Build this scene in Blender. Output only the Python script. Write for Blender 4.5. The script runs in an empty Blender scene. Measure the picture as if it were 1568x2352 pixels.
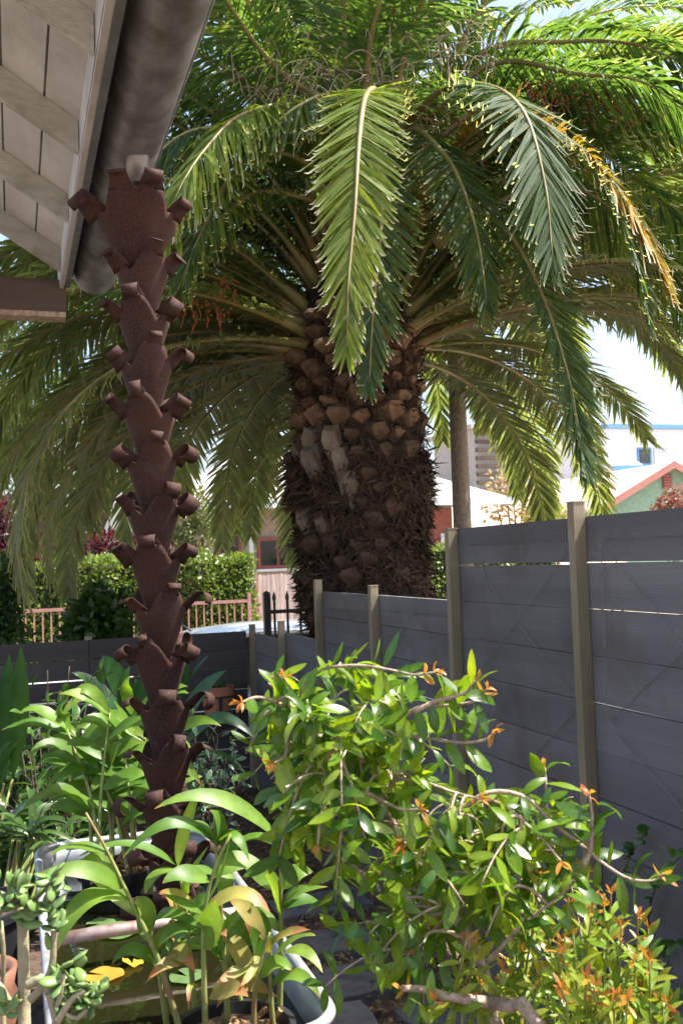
import bpy, math, random
import numpy as np
from mathutils import Vector, Matrix

random.seed(7)
rng = np.random.default_rng(7)
scene = bpy.context.scene
col = scene.collection
R = math.radians

# ------------------------------------------------------------------ camera
FPX = 2352 * 35 / 36.0            # focal length in pixels of a 1568 x 2352 picture
EYE = np.array([0.0, 0.0, 1.69])
YAW, PITCH, ROLL = R(18.25), R(2.75), R(2.0)
fwd = np.array([math.sin(YAW) * math.cos(PITCH), math.cos(YAW) * math.cos(PITCH), math.sin(PITCH)])
right0 = np.array([math.cos(YAW), -math.sin(YAW), 0.0])
up0 = np.cross(right0, fwd)
right = right0 * math.cos(ROLL) - up0 * math.sin(ROLL)
up = up0 * math.cos(ROLL) + right0 * math.sin(ROLL)
cd = bpy.data.cameras.new('camera')
cd.sensor_fit = 'VERTICAL'
cd.sensor_height = 36
cd.lens = 35
cd.clip_start = 0.05
cd.clip_end = 600
cd.dof.use_dof = True
cd.dof.focus_distance = 3.7
cd.dof.aperture_fstop = 8
cam = bpy.data.objects.new('camera', cd)
col.objects.link(cam)
cam.matrix_world = Matrix(((right[0], up[0], -fwd[0], EYE[0]), (right[1], up[1], -fwd[1], EYE[1]),
                           (right[2], up[2], -fwd[2], EYE[2]), (0, 0, 0, 1)))
scene.camera = cam

# ------------------------------------------------------------------ light
SUN = np.array([0.46, -0.17, 0.87]); SUN /= np.linalg.norm(SUN)
world = bpy.data.worlds.new('World')
scene.world = world
world.use_nodes = True
wn = world.node_tree.nodes
sky = wn.new('ShaderNodeTexSky')
sky.sky_type = 'NISHITA'
sky.sun_disc = False
sky.sun_elevation = math.asin(SUN[2])
sky.sun_rotation = math.atan2(SUN[0], SUN[1])
sky.air_density = 1.0
sky.dust_density = 4.0
sky.ozone_density = 1.0
wn['Background'].inputs[1].default_value = 0.15
world.node_tree.links.new(sky.outputs[0], wn['Background'].inputs[0])
sl = bpy.data.lights.new('sun', 'SUN')
sl.energy = 5.0
sl.angle = R(0.53)
sl.color = (1.0, 0.95, 0.87)
sun = bpy.data.objects.new('sun', sl)
col.objects.link(sun)
sun.rotation_euler = Vector(SUN).to_track_quat('Z', 'Y').to_euler()
sun.location = (6, -2, 12)
scene.view_settings.view_transform = 'Standard'
scene.view_settings.look = 'None'
scene.view_settings.gamma = 1
scene.view_settings.use_curve_mapping = False
scene.view_settings.exposure = 1.42
scene.render.engine = 'CYCLES'
scene.cycles.max_bounces = 10
scene.cycles.diffuse_bounces = 6
scene.cycles.transmission_bounces = 6
scene.cycles.sample_clamp_indirect = 6


# ------------------------------------------------------------------ pixel helpers (1568 x 2352 picture)
def ray(px, py):
    return fwd + right * (px - 784) / FPX + up * (1176 - py) / FPX


def D(px, py, depth):
    return EYE + ray(px, py) * depth


def onplane(px, py, axis, val):
    d = ray(px, py)
    return EYE + d * ((val - EYE[axis]) / d[axis])


def nrm(v):
    v = np.asarray(v, float)
    return v / (np.linalg.norm(v, axis=-1, keepdims=True) + 1e-12)


# ------------------------------------------------------------------ mesh builder
class MB:
    def __init__(self):
        self.v = []
        self.f = []
        self.n = 0
        self.attr = {}

    def add(self, v, f, **attr):
        v = np.asarray(v, float).reshape(-1, 3)
        self.v.append(v)
        for q in f:
            self.f.append([i + self.n for i in q])
        for k, a in attr.items():
            self.attr.setdefault(k, []).append(np.broadcast_to(np.asarray(a, float), (len(v),)))
        self.n += len(v)
        return self

    def box(self, c, s, rot=None):
        c = np.asarray(c, float)
        h = np.asarray(s, float) / 2
        v = np.array([[x, y, z] for x in (-1, 1) for y in (-1, 1) for z in (-1, 1)]) * h
        if rot is not None:
            v = v @ np.asarray(rot).T
        return self.add(v + c, [(0, 1, 3, 2), (4, 6, 7, 5), (0, 4, 5, 1), (2, 3, 7, 6), (0, 2, 6, 4), (1, 5, 7, 3)])

    def box2(self, a, b):
        a = np.asarray(a, float)
        b = np.asarray(b, float)
        return self.box((a + b) / 2, np.abs(b - a))

    def tube(self, pts, r, n=8, cap=True, closed=False):
        pts = np.asarray(pts, float)
        m = len(pts)
        r = np.broadcast_to(np.asarray(r, float), (m,))
        if closed:
            t = nrm(np.roll(pts, -1, 0) - np.roll(pts, 1, 0))
        else:
            t = nrm(np.gradient(pts, axis=0))
        ref = np.array([0, 0, 1.0]) if abs(t[0][2]) < 0.9 else np.array([1.0, 0, 0])
        b = nrm(np.cross(t[0], ref))
        V = []
        for i in range(m):
            b = nrm(b - t[i] * np.dot(b, t[i]))
            nn = np.cross(b, t[i])
            a = np.linspace(0, 2 * math.pi, n, endpoint=False)
            V.append(pts[i] + r[i] * (np.outer(np.cos(a), b) + np.outer(np.sin(a), nn)))
        F = []
        for i in range(m if closed else m - 1):
            j = (i + 1) % m
            for k in range(n):
                F.append((i * n + k, i * n + (k + 1) % n, j * n + (k + 1) % n, j * n + k))
        if cap and not closed:
            F.append(tuple(range(n))[::-1])
            F.append(tuple((m - 1) * n + k for k in range(n)))
        return self.add(np.concatenate(V), F)

    def lathe(self, c, prof, n=24):
        c = np.asarray(c, float)
        a = np.linspace(0, 2 * math.pi, n, endpoint=False)
        V = [c + np.stack([r * np.cos(a), r * np.sin(a), np.full(n, z)], 1) for r, z in prof]
        F = []
        for i in range(len(prof) - 1):
            for k in range(n):
                F.append((i * n + k, i * n + (k + 1) % n, (i + 1) * n + (k + 1) % n, (i + 1) * n + k))
        return self.add(np.concatenate(V), F)

    def grid(self, P):
        P = np.asarray(P, float)
        a, b = P.shape[:2]
        F = [(i * b + j, i * b + j + 1, (i + 1) * b + j + 1, (i + 1) * b + j) for i in range(a - 1) for j in range(b - 1)]
        return self.add(P.reshape(-1, 3), F)

    def mesh(self, name, smooth=False):
        me = bpy.data.meshes.new(name)
        V = np.concatenate(self.v)
        me.from_pydata(V.tolist(), [], self.f)
        for k, a in self.attr.items():
            a = np.concatenate(a)
            if len(a) == len(V):
                at = me.attributes.new(k, 'FLOAT', 'POINT')
                at.data.foreach_set('value', a.astype(np.float32))
        if smooth:
            me.polygons.foreach_set('use_smooth', [True] * len(me.polygons))
        me.update()
        return me


def bulk_mesh(name, V, quads=None, tris=None, attrs=None, smooth=False):
    me = bpy.data.meshes.new(name)
    V = np.asarray(V, np.float32).reshape(-1, 3)
    loops, starts, tot = [], [], 0
    if quads is not None and len(quads):
        q = np.asarray(quads, np.int32).reshape(-1, 4)
        loops.append(q.ravel())
        starts.append(np.arange(len(q)) * 4)
        tot = len(q) * 4
    if tris is not None and len(tris):
        t = np.asarray(tris, np.int32).reshape(-1, 3)
        loops.append(t.ravel())
        starts.append(tot + np.arange(len(t)) * 3)
    L = np.concatenate(loops)
    S = np.concatenate(starts).astype(np.int32)
    me.vertices.add(len(V))
    me.vertices.foreach_set('co', V.ravel())
    me.loops.add(len(L))
    me.loops.foreach_set('vertex_index', L)
    me.polygons.add(len(S))
    me.polygons.foreach_set('loop_start', S)
    if smooth:
        me.polygons.foreach_set('use_smooth', np.ones(len(S), bool))
    for k, a in (attrs or {}).items():
        at = me.attributes.new(k, 'FLOAT', 'POINT')
        at.data.foreach_set('value', np.asarray(a, np.float32))
    me.update(calc_edges=True)
    me.validate()
    return me


WM = {}


def thing(name, label, cat, loc, group=None):
    o = bpy.data.objects.new(name, None)
    col.objects.link(o)
    o.location = [float(c) for c in loc]
    o.empty_display_size = 0.1
    o['label'] = label
    o['category'] = cat
    if group:
        o['group'] = group
    WM[o] = Matrix.Translation([float(c) for c in loc])
    return o


def part(name, m, mat, parent=None, M=None, smooth=False, label=None, kind=None):
    if isinstance(m, MB):
        m = m.mesh(name, smooth)
    o = bpy.data.objects.new(name, m)
    col.objects.link(o)
    if mat is not None and not m.materials:
        m.materials.append(mat)
    if parent is not None:
        o.parent = parent
        o.matrix_parent_inverse = WM[parent].inverted()
    if M is not None:
        o.matrix_basis = M
    WM[o] = M if M is not None else Matrix.Identity(4)
    if label:
        o['label'] = label
    if kind:
        o['kind'] = kind
    return o


def single(name, m, mat, label, cat, group=None, smooth=False, M=None):
    o = part(name, m, mat, None, M, smooth)
    o['label'] = label
    o['category'] = cat
    if group:
        o['group'] = group
    return o


def struct(name, m, mat, smooth=False):
    o = part(name, m, mat, None, None, smooth)
    o['kind'] = 'structure'
    return o


# ------------------------------------------------------------------ materials
def ramp(nt, fac, stops):
    n = nt.nodes.new('ShaderNodeValToRGB')
    e = n.color_ramp.elements
    e[0].position, e[0].color = stops[0][0], (*stops[0][1], 1)
    e[1].position, e[1].color = stops[-1][0], (*stops[-1][1], 1)
    for p, c in stops[1:-1]:
        q = e.new(p)
        q.color = (*c, 1)
    nt.links.new(fac, n.inputs[0])
    return n.outputs[0]


def noise(nt, scale, detail=5, rough=0.6, stretch=None, coord='Object'):
    tc = nt.nodes.new('ShaderNodeTexCoord')
    n = nt.nodes.new('ShaderNodeTexNoise')
    n.inputs['Scale'].default_value = scale
    n.inputs['Detail'].default_value = detail
    n.inputs['Roughness'].default_value = rough
    src = tc.outputs[coord]
    if stretch:
        mp = nt.nodes.new('ShaderNodeMapping')
        mp.inputs['Scale'].default_value = stretch
        nt.links.new(src, mp.inputs[0])
        src = mp.outputs[0]
    nt.links.new(src, n.inputs['Vector'])
    return n.outputs[0]


def mixc(nt, fac, a, b, mode='MIX'):
    n = nt.nodes.new('ShaderNodeMix')
    n.data_type = 'RGBA'
    n.blend_type = mode
    for s, v in ((n.inputs[0], fac), (n.inputs[6], a), (n.inputs[7], b)):
        if isinstance(v, (int, float)):
            s.default_value = v
        elif isinstance(v, tuple):
            s.default_value = (*v, 1)
        else:
            nt.links.new(v, s)
    return n.outputs[2]


def newmat(name):
    m = bpy.data.materials.new(name)
    m.use_nodes = True
    return m, m.node_tree, m.node_tree.nodes['Principled BSDF']


def surf(name, c1, c2, scale=6, rough=0.7, metal=0.0, bump=0.0, bscale=None, stretch=None, stain=None, lo=0.35, hi=0.65,
         spec=0.5, objvar=0.0, rrange=0.0, bdist=0.01):
    m, nt, b = newmat(name)
    nz = noise(nt, scale, stretch=stretch)
    c = ramp(nt, nz, [(lo, c1), (hi, c2)])
    if stain:
        s = noise(nt, stain[1], 4, 0.65)
        sf = ramp(nt, s, [(stain[2], (0, 0, 0)), (stain[3], (1, 1, 1))])
        c = mixc(nt, sf, c, stain[0])
    if objvar:
        oi = nt.nodes.new('ShaderNodeObjectInfo')
        v = ramp(nt, oi.outputs['Random'], [(0, (1 - objvar,) * 3), (1, (1, 1, 1))])
        c = mixc(nt, 1.0, c, v, 'MULTIPLY')
    nt.links.new(c, b.inputs['Base Color'])
    b.inputs['Roughness'].default_value = rough
    if rrange:
        rr = nt.nodes.new('ShaderNodeMapRange')
        rr.inputs[3].default_value = rough - rrange
        rr.inputs[4].default_value = rough + rrange
        nt.links.new(nz, rr.inputs[0])
        nt.links.new(rr.outputs[0], b.inputs['Roughness'])
    b.inputs['Metallic'].default_value = metal
    b.inputs['Specular IOR Level'].default_value = spec
    if bump:
        bn = nt.nodes.new('ShaderNodeBump')
        bn.inputs['Strength'].default_value = bump
        bn.inputs['Distance'].default_value = bdist
        nt.links.new(noise(nt, bscale or scale * 3, stretch=stretch), bn.inputs['Height'])
        nt.links.new(bn.outputs[0], b.inputs['Normal'])
    return m


def leafmat(name, cols, trans=0.4, tcol=None, rough=0.4, spec=0.5, tip=None, tipat=0.9, veins=False):
    """cols: list of colours spread over the random value of a leaf"""
    m, nt, b = newmat(name)
    oi = nt.nodes.new('ShaderNodeObjectInfo')
    at = nt.nodes.new('ShaderNodeAttribute')
    at.attribute_name = 'rnd'
    ad = nt.nodes.new('ShaderNodeMath')
    ad.operation = 'ADD'
    nt.links.new(oi.outputs['Random'], ad.inputs[0])
    nt.links.new(at.outputs['Fac'], ad.inputs[1])
    fr = nt.nodes.new('ShaderNodeMath')
    fr.operation = 'FRACT'
    nt.links.new(ad.outputs[0], fr.inputs[0])
    k = len(cols)
    c = ramp(nt, fr.outputs[0], [(i / (k - 1), cols[i]) for i in range(k)])
    nz = noise(nt, 25, 3)
    c = mixc(nt, 1.0, c, ramp(nt, nz, [(0.3, (0.75, 0.78, 0.7)), (0.7, (1.1, 1.08, 1.05))]), 'MULTIPLY')
    if tip is not None:
        ta = nt.nodes.new('ShaderNodeAttribute')
        ta.attribute_name = 'tip'
        tf = ramp(nt, ta.outputs['Fac'], [(tipat - 0.06, (0, 0, 0)), (min(1, tipat + 0.06), (1, 1, 1))])
        c = mixc(nt, tf, c, tip)
    if veins:
        va = nt.nodes.new('ShaderNodeAttribute')
        va.attribute_name = 'mid'
        vf = ramp(nt, va.outputs['Fac'], [(0.0, (0, 0, 0)), (1.0, (0.5, 0.5, 0.5))])
        c = mixc(nt, vf, c, mixc(nt, 1.0, c, (1.35, 1.35, 1.35), 'MULTIPLY'))
        mm = nt.nodes.new('ShaderNodeMath')
        mm.operation = 'MULTIPLY'
        mm.inputs[1].default_value = 55
        nt.links.new(va.outputs['Fac'], mm.inputs[0])
        ms = nt.nodes.new('ShaderNodeMath')
        ms.operation = 'SINE'
        nt.links.new(mm.outputs[0], ms.inputs[0])
        c = mixc(nt, 1.0, c, ramp(nt, ms.outputs[0], [(0.0, (0.86, 0.88, 0.85)), (0.6, (1.0, 1.0, 1.0))]), 'MULTIPLY')
        big = noise(nt, 7, 3, .6)
        c = mixc(nt, 1.0, c, ramp(nt, big, [(0.35, (0.78, 0.82, 0.8)), (0.65, (1.12, 1.08, 1.0))]), 'MULTIPLY')
    nt.links.new(c, b.inputs['Base Color'])
    b.inputs['Roughness'].default_value = rough
    b.inputs['Specular IOR Level'].default_value = spec
    tr = nt.nodes.new('ShaderNodeBsdfTranslucent')
    nt.links.new(mixc(nt, 1.0, c, tcol or (1.6, 1.5, 0.6), 'MULTIPLY'), tr.inputs[0])
    mx = nt.nodes.new('ShaderNodeMixShader')
    mx.inputs[0].default_value = trans
    nt.links.new(b.outputs[0], mx.inputs[1])
    nt.links.new(tr.outputs[0], mx.inputs[2])
    nt.links.new(mx.outputs[0], nt.nodes['Material Output'].inputs[0])
    return m


M = {}
M['mulch'] = surf('mulch', (0.035, 0.022, 0.015), (0.11, 0.07, 0.045), 30, 0.95, bump=1.0, bscale=60, stain=((0.16, 0.11, 0.075), 14, 0.55, 0.7))
M['asphalt'] = surf('asphalt', (0.04, 0.04, 0.042), (0.07, 0.07, 0.07), 40, 0.9, bump=0.3)
M['concrete'] = surf('concrete', (0.30, 0.29, 0.27), (0.42, 0.40, 0.37), 8, 0.9, bump=0.3, bscale=50)
M['slate'] = surf('slate', (0.055, 0.058, 0.066), (0.11, 0.11, 0.12), 12, 0.8, bump=0.4, bscale=25, stain=((0.08, 0.055, 0.04), 8, 0.6, 0.75))
M['white_paint'] = surf('white_paint', (0.42, 0.41, 0.395), (0.53, 0.52, 0.50), 5, 0.65, bump=0.25, bscale=40, stretch=(1, 0.15, 1),
                        stain=((0.27, 0.245, 0.21), 2.2, 0.5, 0.8))
M['rafter_paint'] = surf('rafter_paint', (0.30, 0.29, 0.25), (0.44, 0.425, 0.385), 9, 0.75, bump=1.0, bscale=28, stretch=(0.35, 1.6, 1.0),
                         stain=((0.22, 0.20, 0.14), 5, 0.5, 0.75), bdist=0.02)
M['dark_beam'] = surf('dark_beam', (0.05, 0.035, 0.025), (0.09, 0.065, 0.05), 6, 0.8, bump=0.6, bscale=40, stretch=(0.2, 1, 1))
M['roofing'] = surf('roofing', (0.10, 0.09, 0.085), (0.16, 0.15, 0.14), 30, 0.95, bump=0.5)
M['zinc'] = surf('zinc', (0.16, 0.158, 0.16), (0.30, 0.30, 0.305), 14, 0.5, 0.45, bump=0.06, bscale=20, stretch=(1, 0.45, 1),
                 stain=((0.12, 0.11, 0.105), 5, 0.45, 0.65), rrange=0.12)
M['zinc_trim'] = surf('zinc_trim', (0.20, 0.21, 0.23), (0.30, 0.31, 0.33), 12, 0.5, 0.6, rrange=0.1)
M['tank'] = surf('tank', (0.30, 0.33, 0.36), (0.48, 0.50, 0.53), 8, 0.5, 0.7, bump=0.1, bscale=20, stain=((0.22, 0.22, 0.20), 5, 0.55, 0.75), rrange=0.12)
M['tank_rim'] = surf('tank_rim', (0.42, 0.43, 0.45), (0.58, 0.58, 0.59), 12, 0.42, 0.55, bump=.15, bscale=40, stain=((0.28, 0.25, 0.22), 9, 0.52, 0.72), rrange=.1)
M['tank_bar'] = surf('tank_bar', (0.22, 0.15, 0.14), (0.38, 0.32, 0.32), 10, 0.6, 0.4, stain=((0.16, 0.08, 0.05), 9, 0.5, 0.7))
M['rust'] = None
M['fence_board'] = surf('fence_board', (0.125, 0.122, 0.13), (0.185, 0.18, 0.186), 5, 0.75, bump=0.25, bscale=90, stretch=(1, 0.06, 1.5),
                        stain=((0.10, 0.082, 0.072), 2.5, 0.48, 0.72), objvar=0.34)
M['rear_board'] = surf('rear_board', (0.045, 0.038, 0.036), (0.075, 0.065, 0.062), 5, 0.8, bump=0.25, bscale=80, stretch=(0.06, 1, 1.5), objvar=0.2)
M['post'] = surf('post', (0.17, 0.145, 0.085), (0.26, 0.22, 0.15), 7, 0.55, 0.25, bump=0.15, bscale=30, stretch=(1, 1, 0.2), stain=((0.19, 0.12, 0.085), 4, 0.55, 0.75))
M['wire'] = surf('wire', (0.12, 0.11, 0.105), (0.26, 0.25, 0.24), 20, 0.5, 0.6)
M['iron'] = surf('iron', (0.012, 0.012, 0.014), (0.022, 0.022, 0.024), 20, 0.45)
M['boot'] = surf('boot', (0.055, 0.03, 0.018), (0.25, 0.15, 0.09), 14, 0.9, bump=0.8, bscale=60, stretch=(1, 1, 0.4), objvar=0.55)
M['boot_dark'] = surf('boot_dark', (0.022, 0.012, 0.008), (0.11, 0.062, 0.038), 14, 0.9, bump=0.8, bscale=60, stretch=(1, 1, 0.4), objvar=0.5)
M['boot_pale'] = surf('boot_pale', (0.07, 0.05, 0.036), (0.24, 0.19, 0.145), 14, 0.9, bump=0.7, bscale=60, stretch=(1, 1, 0.3), objvar=0.3)
M['trunk'] = surf('trunk', (0.010, 0.006, 0.004), (0.035, 0.02, 0.012), 22, 0.95, bump=1.0, bscale=40, bdist=0.04)
M['fibre'] = surf('fibre', (0.014, 0.008, 0.005), (0.075, 0.042, 0.024), 7, 0.9)
M['rachis'] = surf('rachis', (0.15, 0.14, 0.045), (0.27, 0.24, 0.09), 4, 0.5, stain=((0.15, 0.075, 0.028), 2.2, 0.45, 0.7))
M['bark'] = surf('bark', (0.22, 0.15, 0.11), (0.44, 0.34, 0.26), 40, 0.85, bump=0.6, bscale=80)
M['bark_dark'] = surf('bark_dark', (0.05, 0.035, 0.025), (0.10, 0.075, 0.055), 30, 0.9, bump=0.6, bscale=60)
M['cane'] = surf('cane', (0.16, 0.20, 0.05), (0.27, 0.30, 0.09), 10, 0.5, stain=((0.20, 0.11, 0.05), 6, 0.5, 0.7))
M['jade_stem'] = surf('jade_stem', (0.22, 0.20, 0.11), (0.36, 0.31, 0.20), 14, 0.75, bump=0.4, bscale=60)
M['straw'] = surf('straw', (0.14, 0.07, 0.03), (0.36, 0.23, 0.12), 20, 0.85)
M['terracotta'] = surf('terracotta', (0.30, 0.115, 0.06), (0.42, 0.18, 0.10), 8, 0.85, bump=0.2, stain=((0.30, 0.2, 0.14), 5, 0.6, 0.8))
M['brown_glaze'] = surf('brown_glaze', (0.12, 0.05, 0.03), (0.22, 0.10, 0.065), 6, 0.4)
M['black_plastic'] = surf('black_plastic', (0.012, 0.012, 0.014), (0.022, 0.022, 0.025), 10, 0.45)
M['white_card'] = surf('white_card', (0.75, 0.75, 0.72), (0.8, 0.8, 0.78), 10, 0.6)
M['pink_brick'] = surf('pink_brick', (0.42, 0.30, 0.26), (0.5, 0.37, 0.32), 20, 0.9)
M['pole'] = surf('pole', (0.21, 0.18, 0.155), (0.32, 0.28, 0.25), 30, 0.9, bump=0.3, bscale=60)
M['red_iron'] = surf('red_iron', (0.26, 0.115, 0.095), (0.35, 0.17, 0.14), 12, 0.6)
M['picket'] = surf('picket', (0.30, 0.20, 0.17), (0.50, 0.40, 0.36), 8, 0.9, stretch=(1, 1, 0.12), bump=0.4, objvar=0.3)
M['house_wall'] = surf('house_wall', (0.24, 0.20, 0.175), (0.30, 0.255, 0.225), 6, 0.9)
M['house_red'] = surf('house_red', (0.19, 0.06, 0.05), (0.26, 0.09, 0.075), 6, 0.8)
M['house_trim'] = surf('house_trim', (0.45, 0.50, 0.55), (0.55, 0.6, 0.64), 6, 0.7)
M['house_roof'] = surf('house_roof', (0.30, 0.28, 0.28), (0.42, 0.40, 0.39), 30, 0.95, bump=0.4)
M['green_stucco'] = surf('green_stucco', (0.16, 0.27, 0.20), (0.22, 0.34, 0.26), 10, 0.95, bump=0.4, bscale=20)
M['red_trim'] = surf('red_trim', (0.28, 0.12, 0.10), (0.36, 0.16, 0.13), 8, 0.8)
M['pale_shingle'] = surf('pale_shingle', (0.50, 0.40, 0.34), (0.66, 0.55, 0.47), 30, 0.95, bump=0.4)
M['white_stucco'] = surf('white_stucco', (0.70, 0.72, 0.76), (0.80, 0.81, 0.84), 5, 0.9)
M['blue_trim'] = surf('blue_trim', (0.08, 0.22, 0.42), (0.12, 0.28, 0.50), 8, 0.6)
M['dry_earth'] = surf('dry_earth', (0.34, 0.26, 0.19), (0.50, 0.40, 0.31), 1.5, 0.95, bump=0.6, bscale=6)
M['grey_building'] = surf('grey_building', (0.32, 0.31, 0.29), (0.40, 0.39, 0.37), 5, 0.9)
M['car_paint'] = surf('car_paint', (0.44, 0.455, 0.48), (0.48, 0.495, 0.52), 3, 0.18, 0.6)
M['rubber'] = surf('rubber', (0.015, 0.015, 0.015), (0.025, 0.025, 0.025), 10, 0.8)
M['alloy'] = surf('alloy', (0.45, 0.45, 0.46), (0.55, 0.55, 0.56), 10, 0.35, 0.8)
M['glass'] = surf('glass', (0.015, 0.018, 0.02), (0.03, 0.035, 0.04), 2, 0.06, spec=0.8)
M['lamp_red'] = surf('lamp_red', (0.35, 0.02, 0.02), (0.45, 0.03, 0.03), 8, 0.2)
M['core'] = surf('core', (0.012, 0.014, 0.006), (0.03, 0.03, 0.014), 8, 0.95)

m, nt, b = newmat('rust')
n1 = noise(nt, 130, 6, 0.75)
c = ramp(nt, n1, [(0.32, (0.011, 0.0055, 0.0055)), (0.5, (0.037, 0.0170, 0.0145)), (0.68, (0.086, 0.042, 0.034))])
n2 = noise(nt, 5, 4, 0.6)
c = mixc(nt, ramp(nt, n2, [(0.4, (0, 0, 0)), (0.66, (0.75, 0.75, 0.75))]), c, (0.060, 0.024, 0.014))
n3 = noise(nt, 11, 5, 0.7)
c = mixc(nt, ramp(nt, n3, [(0.56, (0, 0, 0)), (0.72, (0.6, 0.6, 0.6))]), c, (0.062, 0.046, 0.052))
nt.links.new(c, b.inputs['Base Color'])
b.inputs['Roughness'].default_value = 0.78
b.inputs['Metallic'].default_value = 0.0
b.inputs['Specular IOR Level'].default_value = 0.25
bn = nt.nodes.new('ShaderNodeBump')
bn.inputs['Strength'].default_value = 0.35
bn.inputs['Distance'].default_value = 0.002
nt.links.new(n1, bn.inputs['Height'])
nt.links.new(bn.outputs[0], b.inputs['Normal'])
M['rust'] = m

m, nt, b = newmat('pond_water')
b.inputs['Base Color'].default_value = (0.009, 0.0095, 0.003, 1)
b.inputs['Roughness'].default_value = 0.02
b.inputs['IOR'].default_value = 1.33
bn = nt.nodes.new('ShaderNodeBump')
bn.inputs['Strength'].default_value = 0.10
bn.inputs['Distance'].default_value = 0.01
nt.links.new(noise(nt, 9, 2), bn.inputs['Height'])
nt.links.new(bn.outputs[0], b.inputs['Normal'])
M['water'] = m

TIP = (0.50, 0.46, 0.42)
M['palm'] = leafmat('palm', [(0.040, 0.080, 0.036), (0.062, 0.105, 0.038), (0.050, 0.092, 0.050), (0.095, 0.135, 0.036)], 0.50, rough=0.6, spec=0.3, tip=TIP, tipat=0.93, tcol=(2.9, 2.9, 0.8))
M['palm_under'] = leafmat('palm_under', [(0.155, 0.195, 0.100), (0.225, 0.250, 0.135), (0.185, 0.225, 0.110), (0.26, 0.27, 0.13)], 0.55, rough=0.5, tip=(0.34, 0.27, 0.12), tipat=0.95, tcol=(1.5, 1.55, 0.6))
M['palm_yellow'] = leafmat('palm_yellow', [(0.25, 0.20, 0.03), (0.16, 0.17, 0.04), (0.36, 0.20, 0.03)], 0.4, rough=0.5, tip=TIP, tipat=0.88, tcol=(1.5, 1.3, 0.5))
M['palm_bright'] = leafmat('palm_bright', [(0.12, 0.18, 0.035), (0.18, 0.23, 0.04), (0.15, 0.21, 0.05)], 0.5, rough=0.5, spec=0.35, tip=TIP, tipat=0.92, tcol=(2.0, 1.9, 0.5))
M['palm_dry'] = leafmat('palm_dry', [(0.22, 0.17, 0.11), (0.36, 0.29, 0.21), (0.30, 0.22, 0.15)], 0.25, rough=0.7, tcol=(1.2, 1.1, 0.9))
M['fruit'] = leafmat('fruit', [(0.34, 0.085, 0.025), (0.38, 0.13, 0.04), (0.22, 0.06, 0.02)], 0.15, tcol=(1.2, 1, 0.8))
M['ginger'] = leafmat('ginger', [(0.11, 0.23, 0.03), (0.17, 0.29, 0.045), (0.08, 0.18, 0.03), (0.23, 0.33, 0.06)], 0.45, rough=0.42, spec=0.4, tip=(0.42, 0.22, 0.08), tipat=0.985, tcol=(1.5, 1.5, 0.55), veins=True)
M['ginger_old'] = leafmat('ginger_old', [(0.34, 0.30, 0.08), (0.30, 0.33, 0.09), (0.40, 0.26, 0.10)], 0.4, rough=0.5, tip=(0.40, 0.18, 0.08), tipat=0.72, veins=True)
M['pome'] = leafmat('pome', [(0.055, 0.135, 0.020), (0.14, 0.25, 0.022), (0.25, 0.34, 0.028), (0.10, 0.20, 0.022), (0.04, 0.11, 0.02)], 0.48, rough=0.27, spec=0.6, tcol=(2.0, 1.8, 0.35), veins=True)
M['pome_new'] = leafmat('pome_new', [(0.52, 0.19, 0.04), (0.40, 0.26, 0.04), (0.48, 0.12, 0.05)], 0.45, rough=0.35, tcol=(1.5, 1.35, 0.6))
M['pome_light'] = leafmat('pome_light', [(0.19, 0.32, 0.045), (0.26, 0.36, 0.05), (0.34, 0.34, 0.05), (0.15, 0.29, 0.05)], 0.42, rough=0.33, tcol=(1.5, 1.45, 0.5), veins=True)
M['jade'] = leafmat('jade', [(0.14, 0.24, 0.07), (0.20, 0.30, 0.09), (0.12, 0.21, 0.08)], 0.18, rough=0.33, tcol=(1.3, 1.5, 0.6))
M['camellia'] = leafmat('camellia', [(0.030, 0.085, 0.022), (0.055, 0.13, 0.028), (0.09, 0.19, 0.035)], 0.3, rough=0.25, spec=0.6, veins=True)
M['strap'] = leafmat('strap', [(0.028, 0.085, 0.030), (0.045, 0.12, 0.035), (0.035, 0.095, 0.045)], 0.25, rough=0.3, veins=True)
M['variegated'] = leafmat('variegated', [(0.05, 0.11, 0.07), (0.08, 0.15, 0.10), (0.11, 0.18, 0.12)], 0.25, rough=0.35, tip=(0.40, 0.45, 0.36), tipat=0.93)
M['hedge'] = leafmat('hedge', [(0.07, 0.13, 0.022), (0.13, 0.20, 0.03), (0.20, 0.26, 0.05), (0.09, 0.15, 0.028)], 0.35, rough=0.35)
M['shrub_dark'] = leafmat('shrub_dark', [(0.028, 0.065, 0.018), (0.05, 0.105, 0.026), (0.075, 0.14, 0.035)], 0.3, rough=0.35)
M['tree_leaf'] = leafmat('tree_leaf', [(0.035, 0.07, 0.018), (0.06, 0.11, 0.025), (0.09, 0.14, 0.04)], 0.35, rough=0.45)
M['pale_leaf'] = leafmat('pale_leaf', [(0.10, 0.15, 0.06), (0.15, 0.19, 0.09), (0.20, 0.22, 0.12)], 0.35, rough=0.5)
M['purple_leaf'] = leafmat('purple_leaf', [(0.030, 0.010, 0.018), (0.055, 0.014, 0.024), (0.16, 0.02, 0.03)], 0.3, rough=0.3, tcol=(1.8, 0.8, 0.8))
M['red_leaf'] = leafmat('red_leaf', [(0.20, 0.06, 0.05), (0.28, 0.10, 0.08), (0.16, 0.09, 0.05)], 0.3, rough=0.5, tcol=(1.4, 1, 0.8))
M['dry_leaf'] = leafmat('dry_leaf', [(0.42, 0.27, 0.14), (0.50, 0.38, 0.22), (0.36, 0.30, 0.16)], 0.3, rough=0.7, tcol=(1.2, 1.1, 0.8))
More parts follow.
